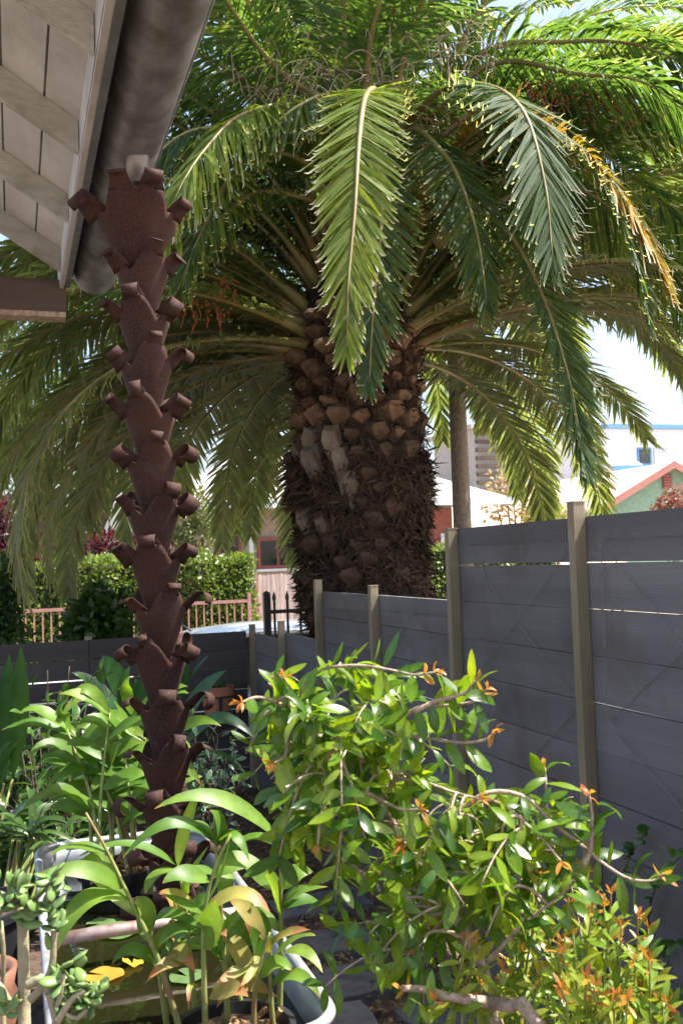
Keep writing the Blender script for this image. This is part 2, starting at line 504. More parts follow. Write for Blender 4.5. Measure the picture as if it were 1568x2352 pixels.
M['yellow_leaf'] = leafmat('yellow_leaf', [(0.30, 0.28, 0.05), (0.22, 0.25, 0.05), (0.36, 0.32, 0.08)], 0.35, rough=0.6)
M['lily'] = leafmat('lily', [(0.07, 0.14, 0.05), (0.11, 0.19, 0.07), (0.09, 0.16, 0.06)], 0.15, rough=0.3)
M['lily_yellow'] = leafmat('lily_yellow', [(0.48, 0.28, 0.03), (0.42, 0.30, 0.04), (0.45, 0.22, 0.04)], 0.2, rough=0.35)
M['chips'] = leafmat('chips', [(0.06, 0.035, 0.02), (0.15, 0.09, 0.05), (0.24, 0.16, 0.10)], 0.05, rough=0.9, tcol=(1, 1, 1))


# ------------------------------------------------------------------ leaf shapes
def bez(a, m, t, n):
    """quadratic curve from a to t that passes through m halfway"""
    a, m, t = (np.asarray(q, float) for q in (a, m, t))
    c = 2 * m - (a + t) / 2
    u = np.linspace(0, 1, n)[:, None]
    return (1 - u) ** 2 * a + 2 * u * (1 - u) * c + u ** 2 * t


def leaf_mb(a, m, t, w, hint, n=8, fold=0.25, peak=0.45, wave=0.0, mb=None, rnd=None, blunt=0.0):
    P = bez(a, m, t, n)
    T = nrm(np.gradient(P, axis=0))
    S = nrm(np.cross(T, np.asarray(hint, float)))
    N = np.cross(S, T)
    u = np.linspace(0, 1, n)
    k = math.log(0.5) / math.log(peak)
    ww = np.sin(math.pi * u ** k) ** 0.85 * (1 - blunt) + blunt * np.sqrt(np.clip(1 - (2 * u ** k - 1) ** 2, 0, 1))
    ww = np.clip(ww, 0.02, None) * w / 2
    ww[-1] = w * 0.006
    wv = wave * w * np.sin(u * 9 + random.random() * 6)
    Lf = P - S * ww[:, None] + N * (fold * ww + wv)[:, None]
    Rt = P + S * ww[:, None] + N * (fold * ww - wv)[:, None]
    V = np.stack([Lf, P, Rt], 1).reshape(-1, 3)
    F = []
    for i in range(n - 1):
        F += [(3 * i, 3 * i + 1, 3 * i + 4, 3 * i + 3), (3 * i + 1, 3 * i + 2, 3 * i + 5, 3 * i + 4)]
    mb = mb or MB()
    mb.add(V, F, tip=np.repeat(u, 3), mid=np.tile([0, 1, 0], n), rnd=0 if rnd is None else rnd)
    return mb


def leaf_template(name, w, curve, fold, n=6, peak=0.45, wave=0.0, blunt=0.0):
    return leaf_mb((0, 0, 0), (0, 0.5, curve), (0, 1, -curve * 0.3), w, (0, 0, 1), n, fold, peak, wave, blunt=blunt)


def basis(pos, d, hint, s):
    """4x4 for a leaf template: its length along d, its face towards hint"""
    d = nrm(d)
    x = np.cross(d, np.asarray(hint, float))
    if np.linalg.norm(x) < 1e-3:
        x = np.cross(d, np.array([0.3, 0.7, 0.5]))
    x = nrm(x)
    z = np.cross(x, d)
    sx = s if np.isscalar(s) else s[0]
    sy = s if np.isscalar(s) else s[1]
    A = np.eye(4)
    A[:3, 0], A[:3, 1], A[:3, 2], A[:3, 3] = x * sx, d * sy, z * sx, pos
    return A


def join_leaves(name, tmb, mats):
    """many copies of a template in one mesh"""
    tv = np.concatenate(tmb.v)
    tv4 = np.c_[tv, np.ones(len(tv))]
    A = np.asarray(mats)
    V = np.einsum('nij,vj->nvi', A, tv4)[:, :, :3].reshape(-1, 3)
    f = np.asarray(tmb.f)
    F = (f[None] + (np.arange(len(A)) * len(tv))[:, None, None]).reshape(-1, f.shape[1])
    at = {k: np.tile(np.concatenate(a), len(A)) for k, a in tmb.attr.items()}
    at['rnd'] = np.repeat(rng.random(len(A)), len(tv))
    return bulk_mesh(name, V, quads=F, attrs=at, smooth=True)


def leaf_cards(name, P, Dv, Nv, L, W):
    """simple four-corner leaves (diamond folded along its middle) as one mesh"""
    P, Dv, Nv = np.asarray(P), nrm(Dv), np.asarray(Nv)
    S = nrm(np.cross(Dv, Nv))
    N = np.cross(S, Dv)
    L, W = np.asarray(L)[:, None], np.asarray(W)[:, None]
    a = P
    b_ = P + Dv * L * 0.45 - S * W / 2 + N * W * 0.15
    c_ = P + Dv * L
    d_ = P + Dv * L * 0.45 + S * W / 2 + N * W * 0.15
    V = np.stack([a, b_, c_, d_], 1).reshape(-1, 3)
    i = np.arange(len(P)) * 4
    T = np.concatenate([np.stack([i, i + 1, i + 2], 1), np.stack([i, i + 2, i + 3], 1)])
    return bulk_mesh(name, V, tris=T, attrs={'rnd': np.repeat(rng.random(len(P)), 4)})


def rdir(n, zup=0.0):
    v = rng.normal(size=(n, 3))
    v[:, 2] += zup
    return nrm(v)


def blob_cards(name, blobs, n, size, shell=0.55, asp=0.5):
    """foliage clumps: ellipsoids (c, r) filled with leaf faces, denser towards the outside"""
    vol = np.array([r[0] * r[1] * r[2] for c, r in blobs]) ** (2 / 3)
    pick = rng.choice(len(blobs), n, p=vol / vol.sum())
    C = np.array([c for c, r in blobs])[pick]
    Rr = np.array([r for c, r in blobs])[pick]
    d = rdir(n)
    rad = shell + (1 - shell) * rng.random(n) ** 0.6
    rad *= 1 + 0.18 * rng.normal(size=n)
    P = C + d * rad[:, None] * Rr
    out = nrm(d + 0.6 * rdir(n))
    L = size * (0.6 + 0.8 * rng.random(n))
    return leaf_cards(name, P, nrm(out + 0.8 * rdir(n)), nrm(rdir(n) + np.array([0, 0, 0.9])), L, L * asp)


def catmull(pts, n):
    pts = np.asarray(pts, float)
    P = np.vstack([2 * pts[0] - pts[1], pts, 2 * pts[-1] - pts[-2]])
    out = []
    for i in range(1, len(P) - 2):
        u = np.linspace(0, 1, 16, endpoint=False)[:, None]
        a, b_, c_, d_ = P[i - 1], P[i], P[i + 1], P[i + 2]
        out.append(0.5 * (2 * b_ + (c_ - a) * u + (2 * a - 5 * b_ + 4 * c_ - d_) * u ** 2 + (3 * b_ - a - 3 * c_ + d_) * u ** 3))
    out = np.vstack(out + [pts[-1:]])
    s = np.r_[0, np.cumsum(np.linalg.norm(np.diff(out, axis=0), axis=1))]
    q = np.linspace(0, s[-1], n)
    return np.stack([np.interp(q, s, out[:, k]) for k in range(3)], 1)


# ================================================================== SETTING
ROADZ = -0.50
g = MB()
g.grid([[(x, y, -0.55) for y in (-80, 500)] for x in (-400, 400)])
struct('ground', g, M['dry_earth'])
g = MB().box2((-7, -4, -0.9), (6.2, 8.6, 0.0))
# uneven soil sheet a little above
nx, ny = 60, 70
xs, ys = np.linspace(-6.9, 6.1, nx), np.linspace(-3.9, 8.5, ny)
gp = np.array([[(x, y, 0.012 + 0.012 * math.sin(3.1 * x + 1.7 * y) * math.sin(2.3 * y - x) + 0.008 * random.random()) for y in ys] for x in xs])
g.grid(gp)
struct('garden_soil', g, M['mulch'])
struct('road', MB().grid([[(x, y, ROADZ) for y in (9.4, 18.2)] for x in (-60, 60)]), M['asphalt'])
struct('pavement', MB().box2((-60, 8.605, -0.8), (60, 9.4, ROADZ + 0.12)), M['concrete'])
struct('far_pavement', MB().box2((-60, 18.2, -0.8), (60, 19.4, ROADZ + 0.13)), M['concrete'])
struct('far_yard', MB().box2((-60, 19.405, -0.9), (16, 60, ROADZ + 0.22)), M['dry_earth'])
# dry slope rising to the right behind the street
hx, hy = np.linspace(9, 70, 40), np.linspace(24, 80, 30)
hill = [[(x, y, -0.5 + 5.5 * (1 / (1 + math.exp(-(y - 36 - 0.1 * (x - 17)) / 4.0))) * (1 / (1 + math.exp(-(x - 13.5) / 1.2))) + 0.25 * math.sin(x * 1.1) * math.sin(y * 0.9)) for y in hy] for x in hx]
struct('hill', MB().grid(hill), M['dry_earth'], smooth=True)

# bark chips on the path
n = 9000
px_ = rng.uniform(0.3, 1.68, n)
py_ = rng.uniform(0.9, 7.3, n)
keep = ~((px_ < 0.74) & (py_ < 4.25) & (py_ > 2.2))
P = np.stack([px_, py_, 0.030 + 0.012 * rng.random(n)], 1)[keep]
k = len(P)
ch = part('bark_chips', leaf_cards('bark_chips', P, rdir(k) * [1, 1, 0.25], rdir(k, 2.5), rng.uniform(0.02, 0.07, k), rng.uniform(0.008, 0.02, k)), M['chips'])
ch['kind'] = 'stuff'
ch['label'] = 'brown bark chips strewn over the shady garden path'
ch['category'] = 'mulch'

# stepping slabs
slabs = [((735, 2075), 0.46, 0.26, 4, 'leaf-strewn slate stepping slab beside the middle of the tank'),
         ((735, 2165), 0.46, 0.25, -6, 'slate stepping slab level with the crossbar of the tank'),
         ((760, 2262), 0.46, 0.27, 3, 'slate stepping slab beside the near half of the tank'),
         ((745, 2352), 0.36, 0.24, -3, 'slate stepping slab by the rounded tank corner'),
         ((1010, 2340), 0.22, 0.26, 8, 'small slate stepping slab under the arching shrub')]
for (p, w, h, a, lab) in slabs:
    c0 = onplane(p[0], p[1], 2, 0.04)
    ca, sa = math.cos(R(a)), math.sin(R(a))
    poly = []
    for (sx, sy) in ((-1, -1), (0, -1.04), (1, -1), (1.03, 0), (1, 1), (0, 1.02), (-1, 1), (-1.02, 0)):
        x, y = sx * w / 2 * (1 + random.uniform(-.05, .05)), sy * h / 2 * (1 + random.uniform(-.05, .05))
        poly.append((c0[0] + x * ca - y * sa, c0[1] + x * sa + y * ca))
    V = [(x, y, 0.0) for x, y in poly] + [(x, y, 0.046) for x, y in poly] + [(c0[0] + (x - c0[0]) * .97, c0[1] + (y - c0[1]) * .97, 0.052) for x, y in poly]
    F = [tuple(range(16, 24))]
    for i in range(8):
        j = (i + 1) % 8
        F += [(i, j, 8 + j, 8 + i), (8 + i, 8 + j, 16 + j, 16 + i)]
    single('stepping_slab', MB().add(V, F), M['slate'], lab, 'paving slab', 'stepping slabs on the path')

# ================================================================== EAVE, GUTTER
SL = 0.65
TX = 0.247


def soff(x):
    return 3.30 + (TX - x) * SL


eave = thing('house_eave', 'white painted open eave with rafter tails and gapped boards above the tank', 'roof', (-0.5, 3.0, 3.0))
ca = math.cos(math.atan(SL))
rot = np.array([[ca, 0, math.sin(math.atan(SL))], [0, 1, 0], [-math.sin(math.atan(SL)), 0, ca]])
i = 0
x = TX + 0.03
while x > -1.7:
    w = 0.137
    xc = x - w / 2
    off = random.uniform(-0.002, 0.002)
    part('soffit_board', MB().box((xc, 3.0, soff(xc) + 0.011 + off), ((w - 0.001) / ca, 5.0 - 0.01, 0.018), rot), M['white_paint'], eave)
    x -= w + 0.007
part('roof_covering', MB().box((-0.72, 3.02, soff(-0.72) + 0.045), (2.02 / ca, 5.1, 0.03), rot), M['roofing'], eave)
for y in (1.42, 2.16, 2.90, 3.63, 4.37, 5.12):
    hx_ = -1.6
    V = []
    for yy in (y - 0.024, y + 0.024):
        V += [(TX, yy, soff(TX) - 0.112), (TX, yy, soff(TX) - 0.001), (hx_, yy, soff(hx_) - 0.001), (hx_, yy, soff(hx_) - 0.112)]
    part('rafter', MB().add(V, [(0, 1, 2, 3), (7, 6, 5, 4), (0, 4, 5, 1), (3, 2, 6, 7), (0, 3, 7, 4), (1, 5, 6, 2)]), M['rafter_paint'], eave)
part('fascia_board', MB().box2((0.250, 0.5, 3.175), (0.279, 5.46, 3.325)), M['white_paint'], eave)
part('drip_flashing', MB().box2((0.283, 0.5, 3.20), (0.312, 5.47, 3.335)), M['zinc_trim'], eave)
part('trim_strip', MB().box2((0.253, 0.5, 3.158), (0.271, 5.45, 3.173)), M['white_paint'], eave)
bm_ = part('beam', MB().box2((-1.9, 5.33, 3.035), (0.285, 5.44, 3.205)), M['dark_beam'], eave)
part('beam_cap', MB().box2((-1.9, 5.325, 3.006), (0.28, 5.445, 3.033)), M['bark'], bm_)

GX, GR, GZ = 0.444, 0.114, 3.295
gut = thing('rain_gutter', 'weathered grey half-round metal gutter along the white eave', 'gutter', (GX, 3.0, GZ - GR))
yy = np.linspace(0.4, 5.5, 30)
a = np.linspace(math.pi, 2 * math.pi, 22)
outer = np.array([[(GX + GR * math.cos(t), y, GZ + GR * math.sin(t)) for t in a] for y in yy])
inner = np.array([[(GX + (GR - .003) * math.cos(t), y, GZ + (GR - .003) * math.sin(t)) for t in a] for y in yy])
part('trough', MB().grid(outer).grid(inner), M['zinc'], gut, smooth=True)
part('front_bead', MB().tube([(GX + GR + 0.004, 0.4, GZ), (GX + GR + 0.004, 5.5, GZ)], 0.011, 8), M['zinc'], gut, smooth=True)
part('back_bead', MB().tube([(GX - GR - 0.006, 0.4, GZ - 0.01), (GX - GR - 0.006, 5.5, GZ - 0.01)], 0.010, 8), M['zinc'], gut, smooth=True)
V = [(GX + GR * math.cos(t), 5.5, GZ + GR * math.sin(t)) for t in a]
part('end_cap', MB().add(V + [(p[0], p[1] + .004, p[2]) for p in V], [tuple(range(22)), tuple(range(43, 21, -1))]), M['zinc'], gut)
OX, OY = 0.455, 3.62
part('outlet_tube', MB().lathe((OX, OY, 0), [(0.042, 3.22), (0.041, 3.085), (0.038, 3.085), (0.039, 3.22)], 24), M['zinc'], gut, smooth=True)
for y in (1.9, 2.62, 3.35, 4.1, 4.85):
    part('seam_clip', MB().box((GX - GR - 0.006, y, GZ - 0.012), (0.026, 0.022, 0.03)), M['zinc_trim'], gut)

# ================================================================== RUSTED RAIN CUPS
SX, SY = 0.515, 3.60
tower = thing('rain_cup_sculpture', 'tall rusted steel rain column of stacked petal cups with curled tips', 'sculpture', (SX, SY, 0.06))


def petal_strip(base, out, tang, upv, w0, rad, ang, lead, rise=.8, rho=0.0):
    """strip that leaves the rim going up and rolls over outwards"""
    P = []
    Wd = []
    q = math.sqrt(1 - rise * rise)
    d = upv * rise + out * q
    nrm_out = out * rise - upv * q
    tang, nrm_out = tang * math.cos(rho) - nrm_out * math.sin(rho), nrm_out * math.cos(rho) + tang * math.sin(rho)
    p = base - d * 0.018
    P.append(p)
    Wd.append(w0 * 1.45)
    st = 3
    for i in range(st):
        p = p + d * (0.018 + lead) / st
        P.append(p)
        Wd.append(w0 * (1.35 - 0.35 * (i + 1) / st))
    k = 12
    for i in range(1, k + 1):
        th = ang * i / k
        rr = rad * (1 - 0.28 * i / k)
        P.append(p + nrm_out * rr * (1 - math.cos(th)) + d * rr * math.sin(th))
        Wd.append(w0 * (1.0 - 0.12 * i / k))
    P = np.array(P)
    Wd = np.array(Wd)
    return np.stack([P - tang * Wd[:, None] / 2, P + tang * Wd[:, None] / 2], 1)


SCAZ = math.atan2(-SY, -SX)


def cup(zc, cx, cy, H, r0, r1, tips, scale_tip, seedv=0):
    """rolled sheet cone; tips: (degrees from the camera side, rise of the rim, half width in degrees)"""
    rr = random.Random(seedv)
    n = 90
    th = np.linspace(0, 2 * math.pi, n + 1)
    rim = np.full(n + 1, 0.0)
    for (deg, amp, hw) in tips:
        d = np.abs((th - SCAZ - R(deg) + math.pi) % (2 * math.pi) - math.pi)
        rim = np.maximum(rim, amp * (0.5 + 0.5 * np.cos(math.pi * np.clip((d - R(hw) * .16) / (R(hw) * .84), 0, 1))))
    rim = H + rim
    rows = 9
    G = []
    for k in range(rows + 1):
        z = rim * k / rows
        r = r0 + (r1 - r0) * z / H
        G.append(np.stack([cx + r * np.cos(th), cy + r * np.sin(th), zc + z], 1))
    c_ = part('cup', MB().grid(G), M['rust'], tower, smooth=True)
    s_ = c_.modifiers.new('thick', 'SOLIDIFY')
    s_.thickness = 0.0025
    for (deg, amp, hw) in tips:
        t = SCAZ + R(deg)
        out = np.array([math.cos(t), math.sin(t), 0])
        tang = np.array([-math.sin(t), math.cos(t), 0])
        base = np.array([cx, cy, zc + H + amp]) + out * (r0 + (r1 - r0) * (H + amp) / H) * 1.0
        side = abs(math.sin(R(deg)))
        camd = np.array([math.cos(SCAZ), math.sin(SCAZ), 0])
        rho = (R(rr.uniform(25, 60)) * side + R(rr.uniform(-12, 12))) * (1 if np.dot(tang, camd) > 0 else -1)
        S = petal_strip(base, out, tang, np.array([0, 0, 1.0]), 0.054 * scale_tip * rr.uniform(0.72, 1.15), rr.uniform(0.022, 0.044) * scale_tip,
                        R(rr.uniform(85, 290)), (0.008 + 0.042 * side) * rr.uniform(.8, 1.25) * scale_tip, .8 - .15 * side, rho)
        o = part('curled_tip', MB().grid(S), M['rust'], c_, smooth=True)
        s_ = o.modifiers.new('thick', 'SOLIDIFY')
        s_.thickness = 0.0025
        s_.offset = 0
    return c_


tiers = 15
z_tips = [2.93 - 0.174 * k for k in range(tiers)]   # height where the side tips of a tier begin
TIX, TIY = 0.455, 3.60
for k in range(tiers):
    f = k / (tiers - 1)
    cx = TIX + (SX - TIX) * f + random.uniform(-.004, .004)
    cy = TIY + (SY - TIY) * f
    ztip = z_tips[k]
    if k == 0:
        cup(ztip - 0.225, cx - 0.008, cy, 0.215, 0.020, 0.142, ((-64, .025, 34), (-15, .09, 38), (17, .095, 36), (60, .025, 34), (150, .04, 50)), 1.2, 11)
        continue
    j_ = (8, 24, -14, 16, -22)[k % 5] + random.uniform(-5, 5)
    cup(ztip - 0.205, cx, cy, 0.19, 0.030, 0.090, ((-60 + .3 * j_, .022, 30), (j_, random.uniform(.065, .09), 56), (60 + .3 * j_, .022, 30), (178 + j_, .06, 60)), 1.0 + 0.1 * (k > 11), 20 + k)
part('core_pipe', MB().tube([(SX, SY, 0.06), (SX, SY, 0.5), (TIX, TIY, 2.70)], [0.035, 0.03, 0.022], 12), M['rust'], tower, smooth=True)

# ================================================================== STOCK TANK
TX0, TX1, TY0, TY1, TH = 0.07, 0.705, 2.28, 4.15, 0.60


def rrect(x0, x1, y0, y1, r, z, n=8):
    pts = []
    for (cx, cy, a0) in ((x1 - r, y1 - r, 0), (x0 + r, y1 - r, 90), (x0 + r, y0 + r, 180), (x1 - r, y0 + r, 270)):
        for i in range(n + 1):
            t = R(a0 + 90 * i / n)
            pts.append((cx + r * math.cos(t), cy + r * math.sin(t), z))
    return np.array(pts)


tank = thing('stock_tank', 'galvanised metal stock tank filled with pond water and lilies', 'water tank', ((TX0 + TX1) / 2, (TY0 + TY1) / 2, 0.03))
rings = []
for (z, off) in ((0.02, 0.02), (0.08, 0.008), (0.14, 0.0), (0.20, 0.012), (0.26, 0.0), (0.34, 0.012), (0.40, 0.0), (0.48, 0.012), (0.54, 0.0), (0.60, 0.0)):
    rings.append(rrect(TX0 + off, TX1 - off, TY0 + off, TY1 - off, 0.11 - off, z))
inn = [rrect(TX0 + .006 + off, TX1 - .006 - off, TY0 + .006 + off, TY1 - .006 - off, 0.104 - off, z) for z, off in ((0.60, 0), (0.54, 0), (0.48, .012), (0.40, 0), (0.05, 0.02))]
wall = MB()
L = rings + inn
nR = len(rings[0])
F = [(i * nR + j, i * nR + (j + 1) % nR, (i + 1) * nR + (j + 1) % nR, (i + 1) * nR + j) for i in range(len(L) - 1) for j in range(nR)]
F.append(tuple((len(L) - 1) * nR + j for j in range(nR))[::-1])
F.append(tuple(range(nR))[::-1])
wall.add(np.concatenate(L), F)
part('tank_wall', wall, M['tank'], tank, smooth=True)
part('rolled_rim', MB().tube(rrect(TX0 - .004, TX1 + .004, TY0 - .004, TY1 + .004, .114, TH + 0.004), 0.0145, 10, closed=True), M['tank_rim'], tank, smooth=True)
part('cross_bar', MB().tube([(TX0 + .012, 3.13, .597), (0.3, 3.13, .600), (TX1 - .012, 3.13, .597)], 0.0195, 12), M['tank_bar'], tank, smooth=True)
for xx in (TX0 + 0.01, TX1 - 0.01):
    part('bar_socket', MB().tube([(xx - .012, 3.13, .597), (xx + .012, 3.13, .597)], 0.027, 12), M['tank_rim'], tank, smooth=True)
WZ = 0.50
wat = MB()
wp = rrect(TX0 + .014, TX1 - .014, TY0 + .014, TY1 - .014, .09, WZ)
wat.add(np.vstack([wp, [[0.39, 3.2, WZ]]]), [(i, (i + 1) % len(wp), len(wp)) for i in range(len(wp))])
struct('water', wat, M['water'])


def lily(px, py, rx, mat, lab, tilt=0.0):
    c0 = onplane(px, py, 2, WZ + 0.006)
    rx = rx * np.dot(c0 - EYE, fwd) / FPX
    n = 26
    a0 = random.uniform(0, 6.28)
    mb = MB()
    V = [(c0[0], c0[1], c0[2] + 0.001)]
    for i in range(n + 1):
        t = a0 + R(14) + (2 * math.pi - R(28)) * i / n
        r = rx * (1 + 0.04 * math.sin(3 * t + a0))
        V.append((c0[0] + r * math.cos(t), c0[1] + r * math.sin(t), c0[2] + 0.003 + tilt * rx * max(0, math.sin(t * 1 - a0)) + 0.002 * math.sin(5 * t)))
    mb.add(V, [(0, i, i + 1) for i in range(1, n + 1)], rnd=random.random())
    single('lily_pad', mb, M[mat], lab, 'lily pad', 'lily pads on the tank', smooth=True)


for a_ in [(275, 2137, 55, 'lily', 'large green lily pad just below the crossbar of the tank'),
           (232, 2122, 34, 'lily', 'green lily pad half hidden under the crossbar end'),
           (240, 2240, 44, 'lily_yellow', 'yellow lily pad with notch floating in open water'),
           (305, 2214, 24, 'lily_yellow', 'small orange-red curled lily pad on the water', 0.5),
           (222, 2266, 16, 'lily_yellow', 'tiny yellow lily pad behind the jade leaves'),
           (238, 2032, 34, 'lily', 'small green lily pad left of the rusted column'),
           (448, 2018, 28, 'lily', 'small pale lily pad between rusted column and tank rim'),
           (500, 2087, 48, 'lily', 'pale green lily pad under the right end of the crossbar'),
           (430, 2243, 42, 'lily', 'lily pad among the ginger stems in front')]:
    lily(*a_)


def pot(name, c, r, h, mat, lab, cat, taper=0.8, rimw=0.012, soil=True, group=None):
    t = thing(name, lab, cat, c, group)
    prof = [(0.0, 0.004), (r * taper, 0.0), (r * 0.97, h - rimw * 2.4), (r + rimw, h - rimw * 2.4), (r + rimw, h), (r - 0.004, h), (r * 0.95, h - 0.04), (r * taper * 0.95, 0.03)]
    part('pot_wall', MB().lathe(c, prof, 28), M[mat], t, smooth=False)
    if soil:
        q = [(c[0] + (r - .006) * math.cos(t_), c[1] + (r - .006) * math.sin(t_), c[2] + h - 0.032) for t_ in np.linspace(0, 2 * math.pi, 24, endpoint=False)]
        part('soil', MB().add(q, [tuple(range(24))]), M['mulch'], t)
    return t


PA = np.array([0.50, 2.52, 0.05])
PB = np.array([0.345, 3.86, 0.05])
pot('plant_pot', PA, 0.145, 0.485, 'black_plastic', 'black plastic pot standing in the near end of the tank', 'pot')
pot('plant_pot', PB, 0.135, 0.53, 'black_plastic', 'black plastic pot of ginger at the far end of the tank', 'pot')

# ================================================================== GINGER PLANTS
TOCAM = nrm(EYE - PA)


def zA(x, y):        # coordinates of the enlarged lower left quarter -> picture
    return x / 2.0, 1796.7 + y / 2.0


def hintv(k=0.5):
    return nrm(np.array([0, 0, 1.0]) * 0.55 + TOCAM * (k + 0.45) + 0.3 * rng.normal(size=3))


def plant_leaf(parent, mat, a, m_, t, w, k=0.5, **kw):
    return part('leaf', leaf_mb(a, m_, t, w, hintv(k), **kw), mat, parent, smooth=True)


gp_ = thing('ginger_plant', 'tall ginger with long pale green blades in the near end of the tank', 'plant', PA + [0, 0, 0.45])
stemsA = [([(840, 1130), (730, 820), (600, 540), (500, 330), (395, 140)], 2.50),
          ([(1285, 1130), (1290, 800), (1290, 400), (1287, 270), (1320, 50)], 2.60),
          ([(945, 1130), (935, 800), (940, 600), (985, 400), (1060, 240)], 2.46),
          ([(1050, 1130), (1030, 800), (1008, 500), (990, 280), (985, 150)], 2.56),
          ([(770, 1130), (735, 900), (720, 800), (690, 700)], 2.55),
          ([(900, 1130), (870, 760), (850, 550), (815, 385)], 2.62),
          ([(1165, 1130), (1170, 960), (1205, 800), (1240, 690)], 2.48),
          ([(1255, 1130), (1240, 900), (1245, 740)], 2.52),
          ([(1120, 1130), (1080, 900), (1040, 760)], 2.64)]
for pts, dep in stemsA:
    q = [D(*zA(*p), dep) for p in pts]
    q[0][2] = 0.50
    c_ = catmull(q, 22)
    part('stem', MB().tube(c_, np.linspace(0.0085, 0.003, 22), 8), M['cane'], gp_, smooth=True)
    for j in range(3):
        base = c_[random.randint(8, 19)]
        L_ = random.uniform(.11, .2)
        dvv = nrm(right0 * random.choice([-1, 1]) + np.array([random.uniform(-.5, .5), random.uniform(-.7, .4), random.uniform(.3, 1.2)]))
        plant_leaf(gp_, M['ginger'] if random.random() < .8 else M['ginger_old'], base, base + dvv * L_ * .55, base + dvv * L_ - np.array([0, 0, random.uniform(.02, .09)]), random.uniform(.034, .055), .5, n=10, fold=.22, peak=.42, wave=.05)
G = [((1285, 265), (1000, 72), (710, 122), 66, 2.6, 2.5), ((1293, 375), (1350, 262), (1442, 185), 95, 2.6, 2.6), ((987, 280), (790, 186), (560, 352), 52, 2.55, 2.45),
     ((815, 385), (600, 283), (360, 342), 40, 2.6, 2.5), ((818, 390), (850, 200), (935, -10), 52, 2.6, 2.62), ((997, 285), (1005, 200), (965, 128), 100, 2.56, 2.5),
     ((560, 490), (400, 405), (170, 425), 74, 2.5, 2.4), ((602, 545), (395, 545), (265, 775), 92, 2.5, 2.4), ((830, 405), (722, 425), (668, 512), 62, 2.6, 2.5),
     ((980, 440), (1090, 362), (1232, 398), 84, 2.5, 2.55), ((1284, 610), (1252, 510), (1240, 408), 104, 2.6, 2.52), ((1295, 495), (1355, 420), (1438, 412), 74, 2.6, 2.62),
     ((1295, 600), (1345, 515), (1505, 480), 66, 2.6, 2.55), ((940, 765), (975, 650), (992, 535), 108, 2.46, 2.40), ((690, 700), (762, 605), (935, 672), 66, 2.55, 2.42),
     ((615, 550), (668, 590), (695, 700), 84, 2.5, 2.52), ((1082, 770), (1112, 690), (1152, 600), 92, 2.56, 2.6), ((1028, 752), (1070, 640), (1152, 585), 62, 2.56, 2.5),
     ((1300, 785), (1398, 778), (1482, 876), 56, 2.6, 2.52), ((722, 785), (755, 700), (835, 640), 54, 2.55, 2.5), ((1010, 520), (1040, 450), (1062, 400), 60, 2.5, 2.58),
     ((990, 300), (1050, 240), (1112, 222), 26, 2.56, 2.5), ((940, 600), (850, 560), (740, 510), 50, 2.46, 2.4), ((1245, 740), (1190, 640), (1150, 560), 70, 2.55, 2.5),
     ((870, 760), (780, 720), (790, 800), 40, 2.6, 2.5), ((1040, 760), (960, 730), (840, 740), 60, 2.62, 2.5), ((1040, 800), (1000, 790), (960, 760), 90, 2.6, 2.55),
     ((940, 560), (1010, 430), (1060, 245), 12, 2.46, 2.5), ((1205, 800), (1180, 730), (1150, 660), 60, 2.5, 2.46), ((850, 540), (870, 440), (960, 290), 40, 2.62, 2.6),
     ((735, 880), (700, 830), (690, 790), 70, 2.55, 2.5), ((1290, 500), (1200, 420), (1100, 350), 70, 2.6, 2.66), ((700, 740), (660, 650), (640, 560), 50, 2.55, 2.6),
     ((990, 420), (920, 400), (830, 405), 34, 2.5, 2.45), ((1287, 690), (1180, 600), (1080, 590), 60, 2.6, 2.66), ((1000, 780), (1050, 700), (1120, 680), 50, 2.55, 2.48)]
for a_, m_, t_, w, d0, d1 in G:
    dm = (d0 + d1) / 2
    plant_leaf(gp_, M['ginger'], D(*zA(*a_), d0), D(*zA(*m_), dm), D(*zA(*t_), d1), 1.25 * w / 2 * dm / FPX, 0.45, n=12, fold=0.16, peak=0.42, wave=0.03)
G2 = [((1222, 790), (1300, 705), (1425, 678), 62, 2.48), ((1210, 800), (1110, 858), (985, 930), 64, 2.48), ((960, 990), (1050, 950), (1142, 985), 92, 2.44),
      ((820, 640), (790, 660), (800, 735), 40, 2.45), ((900, 560), (800, 520), (730, 510), 60, 2.5), ((1150, 830), (1170, 740), (1120, 640), 40, 2.5), ((900, 840), (780, 830), (670, 925), 62, 2.5),
      ((1210, 790), (1150, 880), (1105, 940), 36, 2.46), ((950, 1000), (880, 930), (870, 1060), 30, 2.5)]
for a_, m_, t_, w, d0 in G2:
    plant_leaf(gp_, M['ginger_old'], D(*zA(*a_), d0 + .04), D(*zA(*m_), d0), D(*zA(*t_), d0 - .05), w / 2 * d0 / FPX, 0.6, n=10, fold=0.3, peak=0.45, wave=0.10)
for i in range(34):
    a_ = random.uniform(0, 6.28)
    r_ = 0.135 * math.sqrt(random.random())
    p0 = np.array([PA[0] + r_ * math.cos(a_), PA[1] + r_ * math.sin(a_), 0.50])
    p1 = p0 + np.array([random.uniform(-.05, .05), random.uniform(-.05, .03), random.uniform(.015, .06)])
    part('cut_stalk', MB().tube([p0, p1], [0.007, 0.008], 7), M['straw'], gp_)

gq = thing('ginger_plant', 'bushy ginger clump rising from the pot behind the rusted column', 'plant', PB + [0, 0, 0.5])


def zB(x, y):
    return x * 0.4688, 1225 + y * 0.4688


